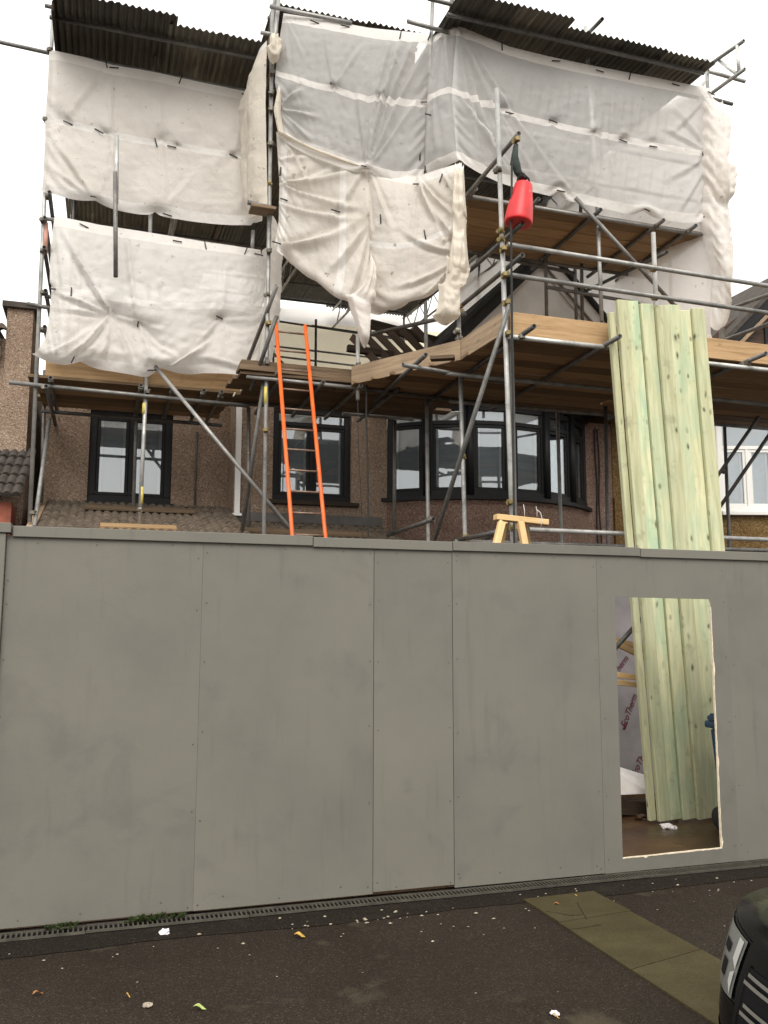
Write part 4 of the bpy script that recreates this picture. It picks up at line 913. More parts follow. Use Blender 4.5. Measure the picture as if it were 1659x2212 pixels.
TB('guard_rail', (1180, 620, RB-0.05), (1440, 665, RB-0.05), sc, 'tube_dark')
for (a, b) in (((1475, 675, 2.9), (1350, 745, 5.4)), ((1440, 545, 2.7), (1200, 660, 6.2)), ((1460, 660, 2.7), (1275, 748, 5.5))): TB('return_rail', a, b, sc, 'tube_dark')
# end frame sticking out past the roof corner
TB('return_rail', (1530, 142, RU+0.1), (1607, 88, RU-0.5), sc, 'tube'); TB('return_rail', (1532, 205, RU+0.1), (1609, 149, RU-0.5), sc, 'tube'); TB('ledger', (1530, 154, RU-0.05), (1609, 176, RU-0.05), sc, 'tube')
TB('lattice_post', (1596, 155, RU-0.4), (1593, 98, RU-0.4), sc, 'tube_bright'); TB('lattice_brace', (1555, 132, RU-0.05), (1592, 160, RU-0.35), sc, 'tube_bright'); TB('ledger', (1540, 214, RU), (1582, 225, RU), sc, 'tube_dark'); TB('return_rail', (1265, 78, RU+0.1), (1301, 41, RU-0.5), sc, 'tube_dark')
# low tubes just above the hoarding
TB('ledger', (1142, 1144, RF+0.1), (1659, 1166, RF+0.1), sc, 'tube', ext=(0, 1)); TB('ledger', (981, 1169, RU-0.05), (1352, 1180, RU-0.05), sc, 'tube_dark', ext=(0, 2)); TB('transom', (839, 1156, RB+0.3), (937, 1121, RU-0.2), sc, 'tube_dark'); TB('transom', (981, 1168, RU+0.1), (1095, 1145, RF+0.05), sc, 'tube_dark'); TB('transom', (1040, 1170, 3.6), (1075, 1148, 2.4), sc, 'tube_dark')
coupler(P(1003, 1166, RU-0.06), sc, True); coupler(P(932, 1122, RU-0.1), sc); coupler(P(1131, 1142, RF+0.1), sc)
TB('brace', (1541, 1041, RB-0.2), (1659, 871, RB-0.6), sc, 'tube_dark', ext=(0.9, 0.8)); TB('brace', (1547, 1107, RB-0.5), (1659, 943, RB-0.9), sc, 'tube_dark', ext=(0.6, 0.8)); coupler(P(1563, 1018, RB-0.1), sc)
TB('guard_rail', (1539, 680, 3.5), (1659, 637, 2.4), sc, 'tube', ext=(0, 1)); TB('guard_rail', (1620, 790, 3.4), (1659, 748, 2.4), sc, 'tube_dark', ext=(0.5, 1)); TB('guard_rail', (1545, 742, 3.2), (1659, 700, 2.0), sc, 'tube_dark', ext=(0, 1))
for (u, v) in ((1552, 858), (1600, 875)): coupler(P(u, v, RB-0.1), sc)
tube('transom', P(1520, 878, RB), P(1659, 838, RB-0.9), sc, 'tube_dark'); tube('transom', P(1590, 868, RB-0.05), P(1622, 877, RB-0.05), sc, 'tube_bright')

# ------------------------------------------------------------------ rear scaffold with its cream sheet
rs = thing('scaffold', 'dark scaffold frame behind the house against the cream sheet', 'scaffold', (5, 13.6, 0))
for (u0, v0, u1, v1) in ((575, 690, 760, 718), (568, 745, 800, 772), (600, 770, 700, 782), (760, 716, 960, 745)): TB('ledger', (u0, v0, 13.7), (u1, v1, 13.7), rs, 'tube_dark', ext=(1, 1))
for u in (681, 682, 590, 800): TB('standard', (u, 850, 13.6), (u+1, 690 if u < 700 else 700, 13.6), rs, 'tube_dark', ext=(4.5, 0))
TB('brace', (565, 735, 13.5), (640, 815, 13.5), rs, 'tube_dark', ext=(0.5, 0.4))

# ------------------------------------------------------------------ temporary tin roof over everything
roof = thing('temporary_roof', 'dark corrugated steel temporary roof on tubes and lattice beams above the sheeting', 'roof', (3, 7, 8.9))
RZ0, RSL = 8.72, 0.06
rz = lambda y: RZ0+RSL*y
def tin_mesh(w, l):
    pitch, amp, vs2, fs2 = 0.0762, 0.016, [], []
    n_ = int(w/pitch*6)
    for yy in (-l/2, l/2):
        for k in range(n_+1): xx = k*w/n_; vs2.append((xx-w/2, yy, amp*math.sin(2*math.pi*xx/pitch)))
    fs2 = [(k, k+1, n_+2+k, n_+1+k) for k in range(n_)]
    return mesh('corrugated_sheet', vs2, fs2, True)
TW, TLn = 0.762, 3.05
TIN = tin_mesh(TW, TLn); tang = math.atan(RSL)
secs = [(-0.74, 1.78, 3.80, 0.0), (1.80, 3.62, 3.78, 0.55), (3.55, 7.02, 2.30, 0.0)]
for (x0, x1, yf, dzr) in secs:
    ncol = max(1, round((x1-x0)/0.70)); step = (x1-x0)/ncol
    for c_ in range(ncol):
        off = random.choice((0, 0, 0.015, -0.015)) if c_ not in (0, 1) else (-0.16 if dzr == 0 else 0.02)
        y_ = yf+off; row = 0
        while y_ < 13.0:
            yc_ = y_+TLn/2
            if yc_+TLn/2 > 14.2: yc_ = 13.75-TLn/2+random.uniform(-.05, .05)
            put('corrugated_sheet', TIN, 'tin', roof, Matrix.Translation((x0+step*(c_+0.5), yc_, rz(yc_)+dzr+0.006*(c_ % 2)+0.01*(row % 2))) @ Matrix.Rotation(tang, 4, 'X')); y_ += TLn-0.2; row += 1
for xx in (1.79, 3.60):      # upright boards added at the roof steps to block sky behind the sheet
    poly_prism('sky_block_board', [(xx, 3.9, rz(3.9)-.05), (xx, 13.7, rz(13.7)-.05), (xx, 13.7, rz(13.7)+.54), (xx, 3.9, rz(3.9)+.53)], (0.02, 0, 0), 'board_dark', roof)
# purlins and lattice beams
for yy, x0, x1 in ((4.1, -0.85, 1.9), (2.5, 3.5, 7.0), (6.2, -0.85, 7.0), (8.4, -0.85, 7.0), (10.4, -0.85, 7.0), (12.3, -0.85, 7.0), (13.5, -0.85, 7.0)):
    tube('purlin', (x0, yy, rz(yy)-0.05), (x1, yy, rz(yy)-0.05), roof, 'tube_dark')
def lattice(x, y0, y1, mat='tube'):
    for dz in (-0.12, -0.56): tube('lattice_chord', (x, y0, rz(y0)+dz), (x, y1, rz(y1)+dz), roof, mat)
    vs2 = []; k = 0; yy = y0+0.1; pts = []
    while yy < y1: pts.append((x, yy, rz(yy)+(-0.12 if k % 2 else -0.56))); yy += 0.45; k += 1
    rod('lattice_lacing', pts, 0.013, mat, roof, 6)
tube('purlin', (1.7, 4.05, rz(4.05)+0.50), (3.7, 4.05, rz(4.05)+0.50), roof, 'tube_dark')
for x in (0.95, 2.95, 3.35, 5.05): lattice(x, 6.0, 13.7, 'tube_bright')
for x in (-0.78, 6.85): lattice(x, 4.8, 13.7)
beam('verge_board', (-0.80, 3.85, rz(3.85)-0.06), (-0.80, 9, rz(9)-0.06), 0.03, 0.12, 'rafter', roof)
for x in (-0.7, 6.8): 
    for yy in (9, 13.5): tube('roof_post', (x, yy, 5.1), (x, yy, rz(yy)-0.08), roof, 'tube_dark')

# ------------------------------------------------------------------ sheeting
YA = LF-0.06
X, nm = drape(PP([(107, 108), (180, 124), (245, 142), (330, 156), (430, 178), (548, 202)], YA), PP([(90, 414), (200, 433), (320, 456), (440, 471), (535, 485), (566, 478)], YA),
              PP([(107, 108), (102, 200), (97, 260), (98, 340), (90, 414)], YA), PP([(548, 202), (556, 300), (570, 400), (566, 478)], YA), 110, 76,
              [(0, 0), (.12, 0), (.30, 0), (.5, 0), (.62, 0), (.78, 0), (1, 0), (0, .5), (.1, .5), (.27, .5), (.52, .5), (.6, .5), (.86, .5), (1, .5), (0, 1), (.23, .99), (.5, 1), (.95, 1), (1, .98), (0, .75)], (1.004, 1.006), seed=3, iters=50, grav=.0003, puff=.0001, edge=('top', 'left', 'right'), crumple_=.006, folds=[(.27, .01, .10, .46, .035, .06), (.27, .01, .20, .3, .02, .04), (.29, .02, .30, .98, .03, .05), (.52, .02, .53, .97, .018, .05), (.23, .98, .02, .6, .045, .06), (.23, .98, .0, .8, .03, .05), (.24, .97, .31, .55, .03, .05), (.1, .5, .0, .62, .02, .04), (.95, .06, .93, .95, .02, .06), (.86, .5, .95, .1, .015, .05), (.97, .52, .85, .95, .02, .06), (.62, .02, .75, .45, .01, .06), (.5, 1, .7, .6, .014, .06)])
s_ = sheet('debris_sheet', X, 'sheetA', 'upper white sheet hung in front of the wing, taped across its middle')
ties(X, nm, [(.27, .01), (.30, .03), (.62, .03), (.95, .04), (.1, .5), (.24, .5), (.5, .5), (.57, .52), (.86, .52), (.97, .52), (.23, .97), (.55, .98)], s_)
X, nm = drape(PP([(549, 204, YA), (566, 150, 4.1), (580, 88, SM-0.05)]), PP([(560, 470, YA), (572, 468, 4.1), (582, 462, SM-0.03)]), PP([(549, 204), (554, 340), (560, 470)], YA), PP([(580, 88), (577, 230), (582, 462)], SM-0.04), 22, 70,
              [(0, 0), (1, 0), (.5, 0), (0, .25), (1, .3), (1, .62), (0, .5), (0, .8), (0, 1), (1, 1)], (1.06, 1.01), seed=5, grav=.0004, edge=('left', 'right'), crumple_=.01, folds=[(.4, 0, .5, .9, .05, .06), (.7, .1, .6, 1, -.04, .05)])
s_ = sheet('debris_sheet', X, 'knot', 'narrow cream strip of sheet folded back beside the middle upright')
X, nm = drape(PP([(118, 468), (220, 488), (330, 505), (440, 524), (562, 541)], YA), PP([(68, 765), (150, 778), (250, 796), (318, 807), (350, 795), (430, 790), (540, 810), (556, 806)], YA),
              PP([(118, 468), (108, 560), (112, 650), (100, 722), (68, 765)], YA), PP([(562, 541), (572, 600), (564, 700), (556, 806)], YA), 110, 76,
              [(0, 0), (.1, 0), (.33, 0), (.55, 0), (.66, 0), (.82, 0), (.93, 0), (1, 0), (0, .5), (.27, .62), (.40, .66), (.78, .60), (1, .55), (0, 1), (.55, .98), (1, 1), (.2, 1), (0, .25)], (1.012, 1.016), seed=8, iters=70, grav=.0005, puff=.0002, edge=('top', 'right'), crumple_=.012, folds=[(.27, .62, .03, .06, .07, .06), (.27, .62, .0, .5, .045, .05), (.27, .62, .0, .62, .04, .05), (.27, .62, .1, 1, .06, .06), (.27, .62, .26, 1.0, .05, .06), (.27, .62, .42, 1.0, .06, .06), (.27, .62, .52, .66, .025, .05), (.39, .66, .33, .02, .045, .05), (.39, .66, .62, .9, .03, .06), (.4, .66, .5, .95, .03, .05), (.78, .61, .8, .05, .03, .06), (.78, .61, .98, .55, .02, .05), (.78, .61, .6, .9, .03, .07), (.55, .97, .74, .76, .09, .07), (1, .98, .7, .88, .05, .07), (.03, .95, .2, .72, .04, .06)])
s_ = sheet('debris_sheet', X, 'sheetB', 'lower white sheet in front of the wing, creased towards a tie near its centre')
ties(X, nm, [(.14, .04), (.58, .04), (.72, .04), (.92, .04), (.98, .05), (.02, .5), (.1, .5), (.39, .66), (.78, .62), (.16, .95), (.5, .96)], s_)
X, nm = drape(PP([(562, 541, YA), (575, 500, 4.2), (584, 462, SM)]), PP([(545, 812, YA), (553, 808, 4.3), (560, 800, 4.0)]), PP([(562, 541), (566, 680), (545, 812)], YA), PP([(584, 462, SM), (577, 620, 3.9), (560, 800, 4.0)]), 18, 60,
              [(0, 0), (1, 0), (1, .5), (0, .5), (0, 1), (1, 1), (1, .25)], (1.05, 1.01), seed=9, grav=.0004, edge=('left', 'right'), crumple_=.01, folds=[(.5, 0, .5, .9, .04, .05)])
sheet('debris_sheet', X, 'sheetB', 'narrow white sheet return between the lower wing sheet and the middle upright')
# middle: splayed sheet, see-through
YC0, YC1 = SM-0.10, 3.0
X, nm = drape(PP([(613, 30, YC0), (700, 44, YC0-.2), (800, 62, YC0-.4), (940, 76, YC1)]), PP([(600, 295, YC0), (650, 312, YC0-.1), (720, 340, YC0-.25), (797, 368, YC0-.4), (850, 380, YC0-.5), (916, 388, YC1+.05)]),
              PP([(613, 30), (600, 110), (594, 180), (606, 240), (600, 295)], YC0), PP([(940, 76, YC1), (925, 200, YC1), (916, 388, YC1+.05)]), 120, 94,
              [(0, 0), (.2, 0), (.42, 0), (.62, 0), (.8, 0), (1, 0), (0, .5), (.4, .5), (1, .5), (0, 1), (.62, 1), (1, 1), (0, .25), (.7, .5)], (1.005, 1.008), seed=12, iters=45, grav=.0003, puff=.0001, edge=('top', 'left', 'right'), crumple_=.007, folds=[(.62, .99, .72, .05, .045, .06), (.62, .99, .80, .02, .05, .06), (.62, .99, .88, .04, .05, .05), (.62, .99, .66, .25, .03, .05), (.62, .99, .97, .1, .045, .06), (.62, .99, .56, .45, .03, .05), (.62, .99, .95, .45, .03, .05), (.62, .99, .76, .4, -.03, .04), (.40, .5, .55, .15, .025, .05), (.40, .5, .30, .1, .02, .05), (.02, .75, .22, .55, .05, .06), (.02, .78, .3, .72, .05, .06), (.02, .80, .25, .9, .04, .06), (.03, .1, .10, .45, .03, .05), (.02, .05, .2, .35, .02, .05)])
s_ = sheet('debris_sheet', X, 'sheetC', 'see-through grey white sheet over the splayed middle bay, gathered to a lower tie')
ties(X, nm, [(.22, .04), (.42, .03), (.78, .04), (.97, .03), (.4, .5), (.98, .5), (.97, .85), (.62, .98)], s_)
X, nm = drape(PP([(940, 76, YC1), (962, 66, 2.85), (994, 57, RU-.05)]), PP([(916, 388, YC1+.05), (950, 368, 2.9), (993, 348, RU-.05)]), PP([(940, 76, YC1), (925, 200, YC1), (916, 388, YC1+.05)]), PP([(994, 57), (983, 200), (993, 348)], RU-.05), 22, 60,
              [(0, 0), (1, 0), (0, .5), (1, .5), (0, 1), (1, 1), (0, .25), (0, .75), (1, .75)], (1.01, 1.01), seed=14, grav=.0003, edge=('top', 'left', 'right', 'bottom'), crumple_=.008, folds=[(.5, .0, .2, .5, .04, .05), (.6, .0, .9, .5, .04, .05), (.4, .5, .5, 1, .03, .05)])
s_ = sheet('debris_sheet', X, 'sheetC', 'slim see-through sheet wrapping the corner between the splayed and the bay sheets'); ties(X, nm, [(.3, .62), (.1, .96)], s_)
YD = RU-0.07
X, nm = drape(PP([(986, 56), (1012, 66), (1100, 102), (1180, 122), (1270, 141), (1400, 166), (1536, 193)], YD), PP([(986, 346), (1080, 385), (1210, 418), (1340, 448), (1530, 480)], YD),
              PP([(986, 56), (975, 205), (986, 346)], YD), PP([(1536, 193), (1532, 340), (1530, 480)], YD), 150, 84,
              [(0, 0), (.1, 0), (.2, 0), (.35, 0), (.53, 0), (.68, 0), (.85, 0), (1, 0), (0, .5), (.18, .5), (.36, .5), (.52, .5), (.63, .5), (.75, .5), (.97, .5), (1, .5), (0, 1), (.38, 1), (.72, 1), (1, 1), (1, .25), (1, .75)], (1.004, 1.006), seed=17, iters=40, grav=.0003, puff=.0001, edge=('top', 'left', 'right'), crumple_=.006, folds=[(.0, .02, .10, .95, .05, .06), (.0, .02, .16, .95, .06, .07), (.0, .02, .22, .8, .05, .06), (.0, .02, .30, .95, .05, .07), (.0, .02, .42, .98, .03, .06), (.02, .5, .20, .95, .05, .06), (.02, .52, .26, 1, .04, .06), (1, .5, .82, .2, .035, .06), (1, .5, .78, .36, .03, .05), (1, .5, .80, .72, .035, .06), (1, .52, .84, .95, .04, .06), (1, .52, .92, .98, .03, .05), (.99, .05, .8, .42, .03, .06), (.53, .05, .54, .95, .014, .04), (.56, .05, .57, .9, .014, .04)]+[(.24+.035*i, .12+.02*(i % 3), .225+.035*i, .46, .012, .03) for i in range(17)]+[(.3+.05*i, .56, .27+.05*i, .9, .010, .04) for i in range(11)])
s_ = sheet('debris_sheet', X, 'sheetC', 'wide see-through white sheet across the bay scaffold under the far tin roof')
ties(X, nm, [(.16, .04), (.36, .04), (.53, .05), (.65, .04), (.84, .04), (.99, .05), (.2, .5), (.36, .5), (.52, .5), (.63, .53), (.75, .53), (.96, .52), (.38, .97), (.72, .98), (.97, .98)], s_)
# lower middle sheets, hanging loose
X, nm = drape(PP([(597, 286, SM-.04), (700, 320, SM-.2), (799, 356, 3.32)]), PP([(592, 537, SM-.1), (650, 573, SM-.2), (700, 605, SM-.3), (760, 650, 3.35), (790, 690, 3.3)]),
              PP([(597, 286, SM-.04), (604, 400, SM-.1), (602, 480, SM-.1), (592, 537, SM-.1)]), PP([(799, 356, 3.32), (801, 470, 3.28), (803, 590, 3.28), (790, 690, 3.3)]), 86, 84,
              [(0, 0), (1, 0), (.5, 0), (.05, .45), (0, .6), (0, 1), (1, .35), (1, 1), (0, .8), (.02, .25), (.25, 1), (.5, 1), (.75, 1)], (1.015, 1.02), seed=21, iters=60, grav=.0006, puff=.0002, edge=('top', 'left'), crumple_=.006, folds=[(.02, .46, .98, .02, .07, .07), (.02, .46, .7, .08, .05, .06), (.02, .46, .95, .30, .06, .07), (.0, .62, .95, .36, .06, .07), (.0, .98, .9, .38, .06, .07), (.0, .98, .6, .55, .04, .06), (1, .0, .55, .5, .03, .06), (1, .35, .6, .8, .05, .06), (1, .35, .8, .95, .05, .06), (.0, .0, .4, .35, .03, .06), (.02, .25, .4, .1, .04, .06)])
s_ = sheet('debris_sheet', X, 'sheetE', 'grubby cream sheet hanging in a point over the middle gap, vertical tape lines')
ties(X, nm, [(.1, .55), (.04, .35), (.65, .4), (.04, .95)], s_)
X, nm = drape(PP([(792, 362, 3.30), (900, 382, 3.0), (950, 366, 2.75), (998, 352, 2.65)]), PP([(796, 678, 3.3), (850, 664, 3.1), (905, 640, 2.9), (990, 600, 2.6)]),
              PP([(792, 362, 3.30), (791, 470, 3.32), (793, 590, 3.32), (796, 678, 3.3)]), PP([(998, 352, 2.65), (1006, 450, 2.6), (1008, 530, 2.6), (990, 600, 2.6)]), 86, 84,
              [(0, 0), (.5, 0), (1, 0), (0, .3), (0, .6), (0, 1), (.55, .0), (1, .8), (1, 1), (.5, 1), (1, .4), (.25, 1), (.75, 1)], (1.015, 1.015), seed=24, iters=60, grav=.0005, puff=.0002, edge=('top', 'left', 'right'), crumple_=.006, folds=[(1, .8, .55, .05, .06, .07), (1, .8, .4, .4, .04, .06), (1, .8, .3, .8, .035, .07), (1, .8, .5, .98, .04, .06), (.55, .02, .95, .5, .07, .06), (.55, .02, .85, .7, .05, .06), (.55, .02, .45, .9, .025, .05), (.0, .02, .1, .5, .03, .05), (.05, .02, .3, .4, .03, .06), (.8, .02, .95, .35, .06, .05), (.95, .3, .8, .75, .04, .05), (.98, .55, .75, .6, .04, .05)])
s_ = sheet('debris_sheet', X, 'sheetF', 'grubby cream sheet tied to the bay corner upright beside the pointed one')
ties(X, nm, [(.55, .08), (.62, .48), (.8, .1), (.2, .35)], s_)
def bundle(name, path, radii, label, seed):
    rng = random.Random(seed); n_ = 30; pts = polyline(path, 26); vs2 = []; ph = [rng.uniform(0, 6.28) for _ in range(5)]
    rr = np.interp(np.linspace(0, 1, 26), np.linspace(0, 1, len(radii)), radii)
    for i, p in enumerate(pts):
        for k in range(n_):
            a = 2*math.pi*k/n_; f = 1+.28*math.sin(3*a+ph[0]+i*.22)+.20*math.sin(5*a+ph[1]-i*.15)+.13*math.sin(9*a+ph[2]+i*.4)+.10*math.sin(i*.8+ph[3]+a)
            vs2.append((p[0]+rr[i]*f*math.cos(a), p[1]+rr[i]*.55*f*math.sin(a), p[2]+.03*math.sin(2*a+ph[4])*(rr[i]/.1)))
    fs2 = [(i*n_+k, i*n_+(k+1) % n_, (i+1)*n_+(k+1) % n_, (i+1)*n_+k) for i in range(25) for k in range(n_)]+[tuple(range(n_)), tuple(range(26*n_-1, 25*n_-1, -1))]
    me = mesh(name, vs2, fs2, True); uv = me.uv_layers.new(name='weave')
    for i, lp in enumerate(me.loops): uv.data[i].uv = (0.5, 1-(lp.vertex_index//n_)/26)
    return tag(put(name, me, 'knot'), label, 'sheeting')
def tail(label, left, right, seed, nu=34, nv=70, amp=0.05, mat='knot', sk=(1.5, 1.08), edge=()):
    l_, r_ = PP(left), PP(right); X, nm = drape([l_[0], r_[0]], [l_[-1], r_[-1]], l_, r_, nu, nv, [(0, 0), (1, 0), (.5, 0), (0, .5), (1, .5), (0, 1), (1, 1)], sk, seed=seed, edge=edge, grav=.0009, puff=.0003, rough=amp, iters=110, crumple_=.02)
    return sheet('sheet_tail', X, mat, label)
tail('bunched cream sheet edge gathered down the bay corner upright', [(984, 352, 2.6), (985, 430, 2.58), (978, 500, 2.55), (968, 560, 2.5), (975, 600, 2.5)], [(1003, 356, 2.55), (1010, 450, 2.52), (1008, 520, 2.5), (1012, 570, 2.48), (1002, 603, 2.48)], 41, 34, 70, .05, 'knot', (1.3, 1.03))
tail('knotted cream sheet tail hanging from the bay corner upright', [(962, 552, 2.46), (950, 590, 2.45), (936, 640, 2.45), (928, 682, 2.45)], [(1010, 575, 2.46), (985, 600, 2.44), (980, 650, 2.45), (974, 690, 2.45)], 43, 34, 50, .05, 'knot', (1.18, 1.03))
tail('twisted cream sheet tail hanging below the pointed sheet', [(799, 545, 3.2), (768, 598, 3.18), (742, 640, 3.18), (764, 690, 3.18), (781, 748, 3.2)], [(804, 560, 3.2), (803, 600, 3.2), (799, 650, 3.2), (791, 700, 3.2), (785, 750, 3.2)], 45, 30, 60, .01, 'sheetA', (1.03, 1.01))
tail('small white knot of sheeting at the head of the middle upright', [(582, 82, SM-.1), (572, 108, SM-.14), (585, 140, SM-.1)], [(594, 80, SM-.1), (608, 104, SM-.14), (592, 140, SM-.1)], 47, 20, 24, .04)
tail('crumpled edge of sheet trailing down the outer upright', [(1504, 196, RU-.02), (1504, 300, RU-.02), (1504, 345, RU-.02), (1504, 480, RU-.02), (1534, 600, RU), (1525, 700, RU+.1)], [(1556, 218, RU), (1552, 300, RU), (1548, 350, RU-.05), (1560, 480, RU), (1568, 600, RU), (1558, 706, RU+.1)], 49, 30, 110, .05, 'sheetA', (1.16, 1.01), ('left',))
tail('boxy flap of sheet blown out beyond the outer upright', [(1524, 350, RU-.06), (1524, 400, RU-.08), (1526, 434, RU-.06)], [(1568, 352, RU-.05), (1572, 400, RU-.1), (1560, 442, RU-.06)], 51, 24, 30, .05, 'sheetA', (1.15, 1.03), ('left',))
bundle('sheet_hem', PP([(604, 182, YC0-.06), (599, 240, YC0-.08), (606, 288, YC0-.10), (690, 327, YC0-.30), (796, 366, YC0-.47)]), [.012, .03, .035, .026, .03, .026, .012], 'rolled lower hem of the see-through middle sheet', 15)
# side sheet at the far end and cream sheet at the rear
xr_ = 7.33
sd = [(7.30, RU), (7.14, 4.2), (7.08, 10.5)]
X, nm = drape([(x_, y_, rz(y_)+.10) for x_, y_ in sd], [(x_, y_, 5.3) for x_, y_ in sd], [(7.30, RU, rz(RU)+.1), (7.30, RU, 5.3)], [(7.08, 10.5, rz(10.5)+.1), (7.08, 10.5, 5.3)], 60, 44, [(s, t) for s in (0, .25, .5, .75, 1) for t in (0, .35, .7, 1)], (1.01, 1.01), seed=30, iters=90, crumple_=.012, folds=[(0, .0, .5, .6, .05, .08), (0, .4, .6, .3, .04, .08), (.25, .35, .6, 1, .05, .08), (0, .9, .4, .5, .05, .08)])
sheet('debris_sheet', X, 'sheetA', 'white sheet closing the far end of the scaffold behind the bay gable')
X, nm = drape([(-1.0, 14.2, 9.30), (8.4, 14.2, 9.75)], [(-1.0, 14.2, 4.6), (8.4, 14.2, 4.6)], [(-1.0, 14.2, 9.30), (-1.0, 14.2, 4.6)], [(8.4, 14.2, 9.75), (8.4, 14.2, 4.6)], 80, 40, [(s/8, t) for s in range(9) for t in (0, .4, .8, 1)], (1.012, 1.012), seed=31, iters=80)
sheet('debris_sheet', X, 'cream', 'flat cream sheet at the rear of the stripped house beyond the ladder')

# ------------------------------------------------------------------ ladder
lad = thing('ladder', 'orange ladder leaning on the middle deck above the hoarding', 'ladder', (1.95, 2.4, 0))
def ext_to(a, b, z):  # carry line a->b on down to height z
    return b+(b-a)*((z-b.z)/(b.z-a.z))
lt, lb = P(596, 696, 3.62), P(632, 1165, 3.02); rt_, rb_ = P(659, 703, 3.62), P(704, 1169, 3.02)
lt2, rt2 = lt, rt_
lbx, rbx = ext_to(lt, lb, 0.02), ext_to(rt_, rb_, 0.02)
tube('stile', lbx, lt, lad, 'ladder', r=0.022); tube('stile', rbx, rt_, lad, 'ladder', r=0.022)
L_ = (lt-lbx).length; k = 0; s = 0.12
while s < L_-0.05:
    a = lt+(lbx-lt)*(s/L_); b = rt_+(rbx-rt_)*(s/L_); rod('rung', [a, b], 0.012, 'alu', lad, 8); s += 0.247
coupler(P(601, 805, 3.5), lad)

# ------------------------------------------------------------------ treated timbers leaning through
tops = [(1316, 672, .030), (1331, 650, .062), (1352, 650, .060), (1382, 658, .066), (1416, 664, .070), (1450, 660, .068), (1478, 670, .050), (1506, 668, .070)]
where = ['outermost on the ladder side, the narrowest edge', 'second from the ladder side, its top the highest', 'third from the ladder side, pale and wide faced', 'fourth from the ladder side, cream coloured',
         'fifth from the ladder side, greenest face', 'sixth from the ladder side, square cut yellowish top', 'seventh from the ladder side, set slightly back', 'outermost on the bin side']
xcur = 0.0
wid = [0.070, 0.120, 0.140, 0.145, 0.150, 0.150, 0.130, 0.145]
bot0 = PZ(1408, 1782, 0.0); top0 = P(1317, 660, 1.18)
edge_dir = Vector((1, -0.02, 0))
for i, w in enumerate(wid):
    dy = (0.045, 0.0, 0.035, 0.012, -0.020, 0.018, 0.045, 0.015)[i]
    cx = xcur+w/2; xcur += w+(0.006, 0.004, 0.010, 0.006, 0.011, 0.007, 0.006, 0)[i]
    A = bot0+edge_dir*(cx*0.985+0.0)+Vector((0, dy, 0.03)); B = top0+edge_dir*cx+Vector((0, dy, 0)); 
    tz = P(1320+i*27, tops[i][1], 1.18).z-B.z
    B = A+(B-A)*((B.z+tz-A.z)/(B.z-A.z))
    t_ = put('timber_joist', bev_box_mesh((B-A).length, w, 0.05, 0.005), 'treated', None, frame_matrix(A, B, Vector((0, -1, 0))))
    # frame_matrix: local y lies across, z towards the street
    tag(t_, 'green treated timber leaning on the deck, '+where[i], 'timber', 'green treated timbers leaning on the deck')
cp = thing('crumpled_plastic', 'scrap of white plastic at the foot of the green timbers', 'plastic', PZ(1442, 1786, 0.01))
def crumple(name, r, seed, mat, parent=None, loc=(0, 0, 0), flat=0.5):
    rng = random.Random(seed); bm = bmesh.new(); bmesh.ops.create_icosphere(bm, subdivisions=2, radius=r)
    for v in bm.verts: v.co *= rng.uniform(0.55, 1.25); v.co.z = max(-r*0.3, v.co.z*flat)
    me = bpy.data.meshes.new(name); bm.to_mesh(me); bm.free(); return put(name, me, mat, parent, Matrix.Translation(loc))
crumple('wad', 0.06, 4, 'polythene', cp, PZ(1438, 1785, 0.02)); crumple('flap', 0.045, 5, 'polythene', cp, PZ(1452, 1788, 0.015))

# ------------------------------------------------------------------ things seen through the opening
ib = thing('insulation_board', 'foil faced insulation board with maroon print leaning inside the opening', 'insulation', (4.6, 2.2, 0))
yI = 2.35
c0, c1, c2, c3 = Vector((4.15, yI-0.35, 0.30)), Vector((6.0, yI-0.35, 0.10)), Vector((6.0, yI+0.22, 2.2)), Vector((4.15, yI+0.22, 2.4))
poly_prism('board', [c0, c1, c2, c3], (0, 0.10, 0), 'foil', ib)
nI = (c1-c0).cross(c3-c0).normalized(); nI = nI if nI.y < 0 else -nI
def on_board(u, v):
    r = ray(u, v); t = (c0-CAM_POS).dot(nI)/r.dot(nI); return CAM_POS+r*t
def print_text(txt, u0, v0, u1, v1, mat, parent, size_k=1.0, name='print'):
    a, b = on_board(u0, v0), on_board(u1, v1)
    cu = bpy.data.curves.new(name, 'FONT'); cu.body = txt; cu.size = 1.0; cu.shear = 0.25; cu.extrude = 0.0004; cu.offset = 0.012
    ob = bpy.data.objects.new(name, cu); C.objects.link(ob); bpy.context.view_layer.update(); wdt = max(ob.dimensions.x, 0.1)
    x_ = (b-a).normalized(); z_ = nI; y_ = z_.cross(x_); sc_k = (b-a).length/wdt*size_k
    m4 = Matrix((x_, y_, z_)).transposed().to_4x4(); m4.translation = a+nI*0.004
    me = bpy.data.meshes.new_from_object(ob); bpy.data.objects.remove(ob); me.materials.clear()
    return put(name, me, mat, parent, m4 @ Matrix.Scale(sc_k, 4))
print_text('EcoTherm', 1317, 1480, 1358, 1424, 'maroon', ib); print_text('EcoTherm', 1351, 1574, 1376, 1504, 'maroon', ib); print_text('EcoTherm', 1372, 1682, 1404, 1612, 'maroon', ib)
for k, (a, b) in enumerate((((1346, 1576), (1352, 1562)), ((1349, 1576), (1355, 1562)))):
    rod('print_mark', [on_board(*a)+nI*0.004, on_board(*b)+nI*0.004], 0.006, 'maroon', ib, 6)
dk = tag(poly_prism('insulation_board', [(4.0, 2.75, 0.2), (6.6, 2.75, 0.2), (6.6, 2.95, 2.3), (4.0, 2.95, 2.3)], (0, 0.05, 0), 'foil'), 'dull foil board standing behind the printed one inside the opening', 'insulation')
